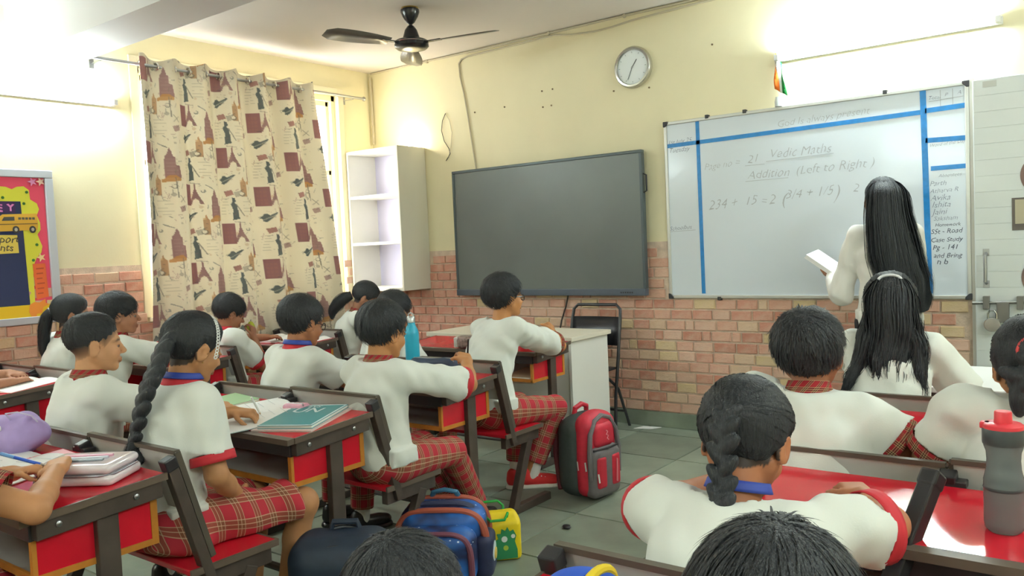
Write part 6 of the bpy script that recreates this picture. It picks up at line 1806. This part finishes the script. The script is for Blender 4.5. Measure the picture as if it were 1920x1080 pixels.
person(dict(B, label='boy mostly hidden behind the cyan bottle, facing the board', pel=(-3.36, 3.27, .505), head=(-3.424, 3.40, .975), h=0, hy=-8, hp=10, seed=11, vox=.0085, volume=True,
            armR=dict(w=(-3.26, 3.50, .60)), armL=dict(w=(-3.52, 3.52, .60)), skin=(170, 118, 84)))
L_ = person(dict(B, label='boy in tartan trousers and red canvas shoes leaning on the front desk', pel=(-2.63, 3.24, .515), head=(-2.66, 3.46, 1.06), h=-8, hy=-16, hp=-2, seed=12, vox=.006, volume=True, thick=.02, cuff=M_PLAID2, collar=None, shoe=M_SHOE_RED,
            armR=dict(e=(-2.60, 3.87, .755), w=(-2.71, 3.97, .815), d=(-.5, .45, .45), n=(-.6, -.3, -.5), pose='fist'), armL=dict(w=(-2.95, 3.93, .76)), sleeve=.8,
            legR=dict(k=(-2.47, 3.60, .46), a=(-2.565, 3.50, .125), f=(.75, .65, 0)), legL=dict(k=(-2.72, 3.60, .46)), skin=(190, 132, 84), wear=[glasses], fat=1.05, ankle=.06))
person(dict(B, label='pupil at the bottom left edge with hands over a blue pen', pel=(-2.40, .52, .505), head=(-2.55, .66, 1.05), h=0, hy=0, hp=18, seed=13, vox=.0075,
            armR=dict(e=(-2.185, .88, .735), w=(-2.36, 1.01, .775), d=(-.8, .5, .15), n=(-.2, .3, -.9), pose='fist'), armL=dict(e=(-2.63, .80, .735), w=(-2.50, .955, .765), d=(.6, .7, .1), n=(.3, 0, -.9), pose='pen'), skin=(192, 138, 96), cuff=M_PLAID2))
pen = thing('pen', 'blue ballpoint pen held over the notebook at the left edge', 'pen', (-2.47, .995, .792), rot=tuple(Vector((-.84, -.42, .22)).to_track_quat('Z', 'Y').to_euler()))
MB().tube([(0, 0, -.03), (0, 0, .10)], .0048, 10).build('barrel', mat('blue_plastic', (36, 84, 190), .3), pen, smooth=True)
MB().lathe([(0, -.045), (.0015, -.043), (.0046, -.03)], 10).build('tip', M_STEEL, pen, smooth=True)
MB().lathe([(.005, .10), (.0052, .055), (.0052, .10), (0, .104)], 10).build('cap', mat('pale_blue_plastic', (110, 160, 220), .3), pen, smooth=True)
pc = thing('pencil', 'short white pencil in the writing hand of the braided girl', 'pencil', (-2.615, 1.845, .778), rot=(math.radians(38), 0, math.radians(25)))
MB().tube([(0, 0, -.03), (0, 0, .055)], .004, 6).build('shaft', M_PAPER, pc); MB().lathe([(0, -.045), (.004, -.03)], 8).build('point', mat('pencil_wood', (206, 170, 120), .7), pc)
pk = thing('pen', 'dark pen in the hand of the boy with the cyan bottle', 'pen', (-2.405, 2.83, .85), rot=(math.radians(20), math.radians(24), 0))
MB().tube([(0, 0, -.03), (0, 0, .09)], .0042, 8).build('barrel', M_BLACK, pk, smooth=True); MB().lathe([(0, -.042), (.004, -.03)], 8).build('tip', M_STEEL, pk)
sn = thing('green_snack', 'yellow-green fruit held to the mouth of the boy by the curtain', 'fruit', (-4.70, 3.31, .862))
sdf_obj('flesh', sn, mat('lime_skin', (168, 176, 50), .5, noise=(20, .15)), (-.06, -.06, -.06), (.06, .06, .07), .005, lambda f: f.ell((0, 0, 0), (.030, .028, .032)).ell((0, 0, .026), (.018, .018, .024), k=.02))
MB().tube([(0, 0, .048), (.003, 0, .06)], .002, 6).build('stem', M_DARK, sn)

# --- teacher
person(dict(label='woman in a cream blouse with long black hair at the whiteboard', pel=(-1.05, 4.80, .84), head=(-1.085, 4.87, 1.485), h=18, hy=6, hp=4, seed=20, vox=.0085, s=1.08, stand=True, hair='girl', line='girl', shirt=M_BLOUSE, sleeve=1.1, bottom='trousers', bottom_mat=M_DARKCLOTH, strips=400, hem=-.10, fold=.007,
            armL=dict(e=(-1.30, 4.80, .985), w=(-1.40, 5.01, 1.075), d=(-.75, .45, .30), n=(.35, .5, .7), pose='grip'), armR=dict(e=(-.93, 4.90, .98), w=(-1.02, 5.08, 1.12), pose='fist', d=(0, .6, .6)), skin=(176, 126, 96),
            locks=[dict(path=[(0, -.05, .09), (0, -.115, .03), (0, -.135, -.10), (.02, -.15, -.25), (.06, -.16, -.42), (.09, -.15, -.56)], rad=[.055, .095, .11, .125, .125, .085], flat=(1.0, .42), n=520, wave=.005, width=.006)]))
bk = thing('textbook', 'white folded textbook in the hand of the woman', 'book', (-1.42, 5.02, 1.135), rot=(math.radians(10), math.radians(36), 0))
MB().box(-.13, .13, -.09, .09, -.012, -.010).build('back_cover', M_PAPER, bk); MB().box(-.128, .126, -.088, .088, -.010, .010).build('page_block', M_PAPER, bk); MB().box(-.13, .13, -.09, .09, .010, .012).build('front_cover', M_PAPER, bk)

# --- right column
person(dict(B, label='girl with long loose hair and a white clip seen from behind', pel=(-.71, 3.16, .505), head=(-.715, 3.29, 1.045), h=2, hy=12, hp=8, seed=14, vox=.0075, line='girl', hair='girl', cuff=None, collar=None, fat=1.05, shw=1.02, sleeve=.9, nup=.02,
            armR=dict(w=(-.52, 3.62, .735), e=(-.48, 3.38, .72), d=(-.4, 1, 0)), armL=dict(w=(-.86, 3.66, .735)), skin=(120, 82, 62), strips=600, wear=[clip], slen=.05, thick=.02,
            locks=[dict(path=[(0, -.06, .10), (0, -.12, .04), (0, -.135, -.06), (-.005, -.15, -.16), (-.005, -.17, -.25), (0, -.175, -.30)], rad=[.05, .085, .088, .082, .06, .012], flat=(1, .45), n=420, wave=.012, width=.005),
                   dict(path=[(-.06, -.09, .0), (-.085, -.12, -.10), (-.115, -.14, -.20), (-.15, -.15, -.27), (-.175, -.15, -.30)], rad=[.03, .034, .028, .018, .004], n=110, wave=.014, width=.004),
                   dict(path=[(.05, -.10, .0), (.075, -.13, -.10), (.085, -.16, -.22), (.09, -.17, -.32)], rad=[.03, .036, .03, .006], n=120, wave=.014, width=.004),
                   dict(path=[(-.03, -.12, -.10), (-.045, -.155, -.2), (-.05, -.175, -.3), (-.055, -.17, -.34)], rad=[.03, .034, .026, .004], n=100, wave=.016, width=.004)]))
person(dict(B, label='boy with a thick black crop seen from behind, tartan collar', pel=(-.655, 2.25, .505), head=(-.728, 2.36, .985), h=0, hy=4, hp=6, hr=-3, seed=15, vox=.006, volume=True, thick=.017, fat=1.18, nup=.02, shw=1.12, cuff=M_PLAID2, shroll=-8, sleeve=.76, strips=1600, slen=.035, swid=.005,
            armR=dict(e=(-.49, 2.33, .765), w=(-.56, 2.59, .758), d=(-.5, .8, 0)), armL=dict(w=(-.90, 2.62, .758), e=(-.93, 2.42, .76)), skin=(150, 96, 66)))
P_ = person(dict(B, label='girl with a short braid leaning over her desk, seen from behind', pel=(-.60, 1.37, .505), head=(-.628, 1.60, .915), h=0, hy=2, hp=30, seed=16, vox=.0055, line='girl', hair='girl', bottom='skirt', cuff=M_REDTRIM, collar=None, lanyard=M_LANYARD, shw=1.10, sleeve=.72, thick=.018, strips=1500, slen=.06, swid=.005,
            armR=dict(e=(-.375, 1.68, .765), w=(-.47, 1.86, .755), d=(-.5, .8, 0)), armL=dict(e=(-.845, 1.60, .745), w=(-.78, 1.82, .758), d=(.4, .9, 0)), skin=(172, 112, 78), s=1.02,
            braids=[dict(path=[(0, -.055, .10), (0, -.108, .065), (0, -.125, .01), (.0, -.13, -.06), (.003, -.155, -.11), (.004, -.185, -.16)], rad=[.016, .022, .024, .023, .021, .015], lumps=19)],
            locks=[dict(path=[(.004, -.185, -.16), (.008, -.20, -.19), (.014, -.215, -.23), (.02, -.225, -.26)], rad=[.014, .026, .022, .004], n=90)], wear=[hair_tie((.004, -.187, -.163), .018, (220, 220, 220), (0, -.5, -1))]))
person(dict(B, label='girl with a hair bun and red band at the right edge', pel=(-.17, 2.26, .505), head=(-.185, 2.33, .985), h=4, hy=2, hp=8, seed=17, vox=.0065, line='girl', hair='girl', cuff=M_PLAID2, collar=None, fat=1.1, nup=.05, shw=1.12, sleeve=.72, strips=900, thick=.018, slen=.05,
            armL=dict(e=(-.415, 2.30, .745), w=(-.29, 2.42, .66), d=(.6, .4, -.4), pose='rest'), armR=dict(w=(.08, 2.62, .758)), skin=(186, 132, 92),
            braids=[dict(path=[(-.03, -.115, .01), (.03, -.12, .012), (.035, -.125, -.04), (-.02, -.128, -.05), (-.035, -.125, -.01), (.0, -.14, -.02)], rad=[.03, .034, .034, .034, .03, .028], lumps=12)],
            wear=[hair_tie((0, -.108, .055), .035, (190, 60, 60), (0, -1, .3), 'scrunchie')]))
person(dict(B, label='pupil at the bottom edge, top of a dark head nearest the viewer', pel=(-.26, .53, .50), head=(-.288, .80, .925), h=4, hy=0, hp=22, seed=18, vox=.006, s=.88, volume=True, thick=.016, strips=3600, slen=.06, swid=.0035, lift=.0035, tuft=.10,
            armR=dict(w=(-.16, 1.02, .76)), armL=dict(w=(-.44, 1.02, .76)), skin=(170, 118, 86), whorl=(.01, -.03, .12)))
person(dict(B, label='crouching pupil at the bottom edge beside the navy backpack', pel=(-.97, .70, .27), head=(-.922, .90, .762), h=-6, hy=0, hp=24, seed=19, vox=.0065, s=.92, volume=True, thick=.014, strips=3000, slen=.055, swid=.0035, lift=.003, tuft=.08,
            armR=dict(w=(-.86, 1.05, .40), pose='rest'), armL=dict(w=(-1.08, 1.05, .40)), legR=dict(k=(-.87, 1.02, .40), a=(-.88, .86, .09)), legL=dict(k=(-1.07, 1.02, .40), a=(-1.06, .86, .09)), skin=(170, 118, 86)))
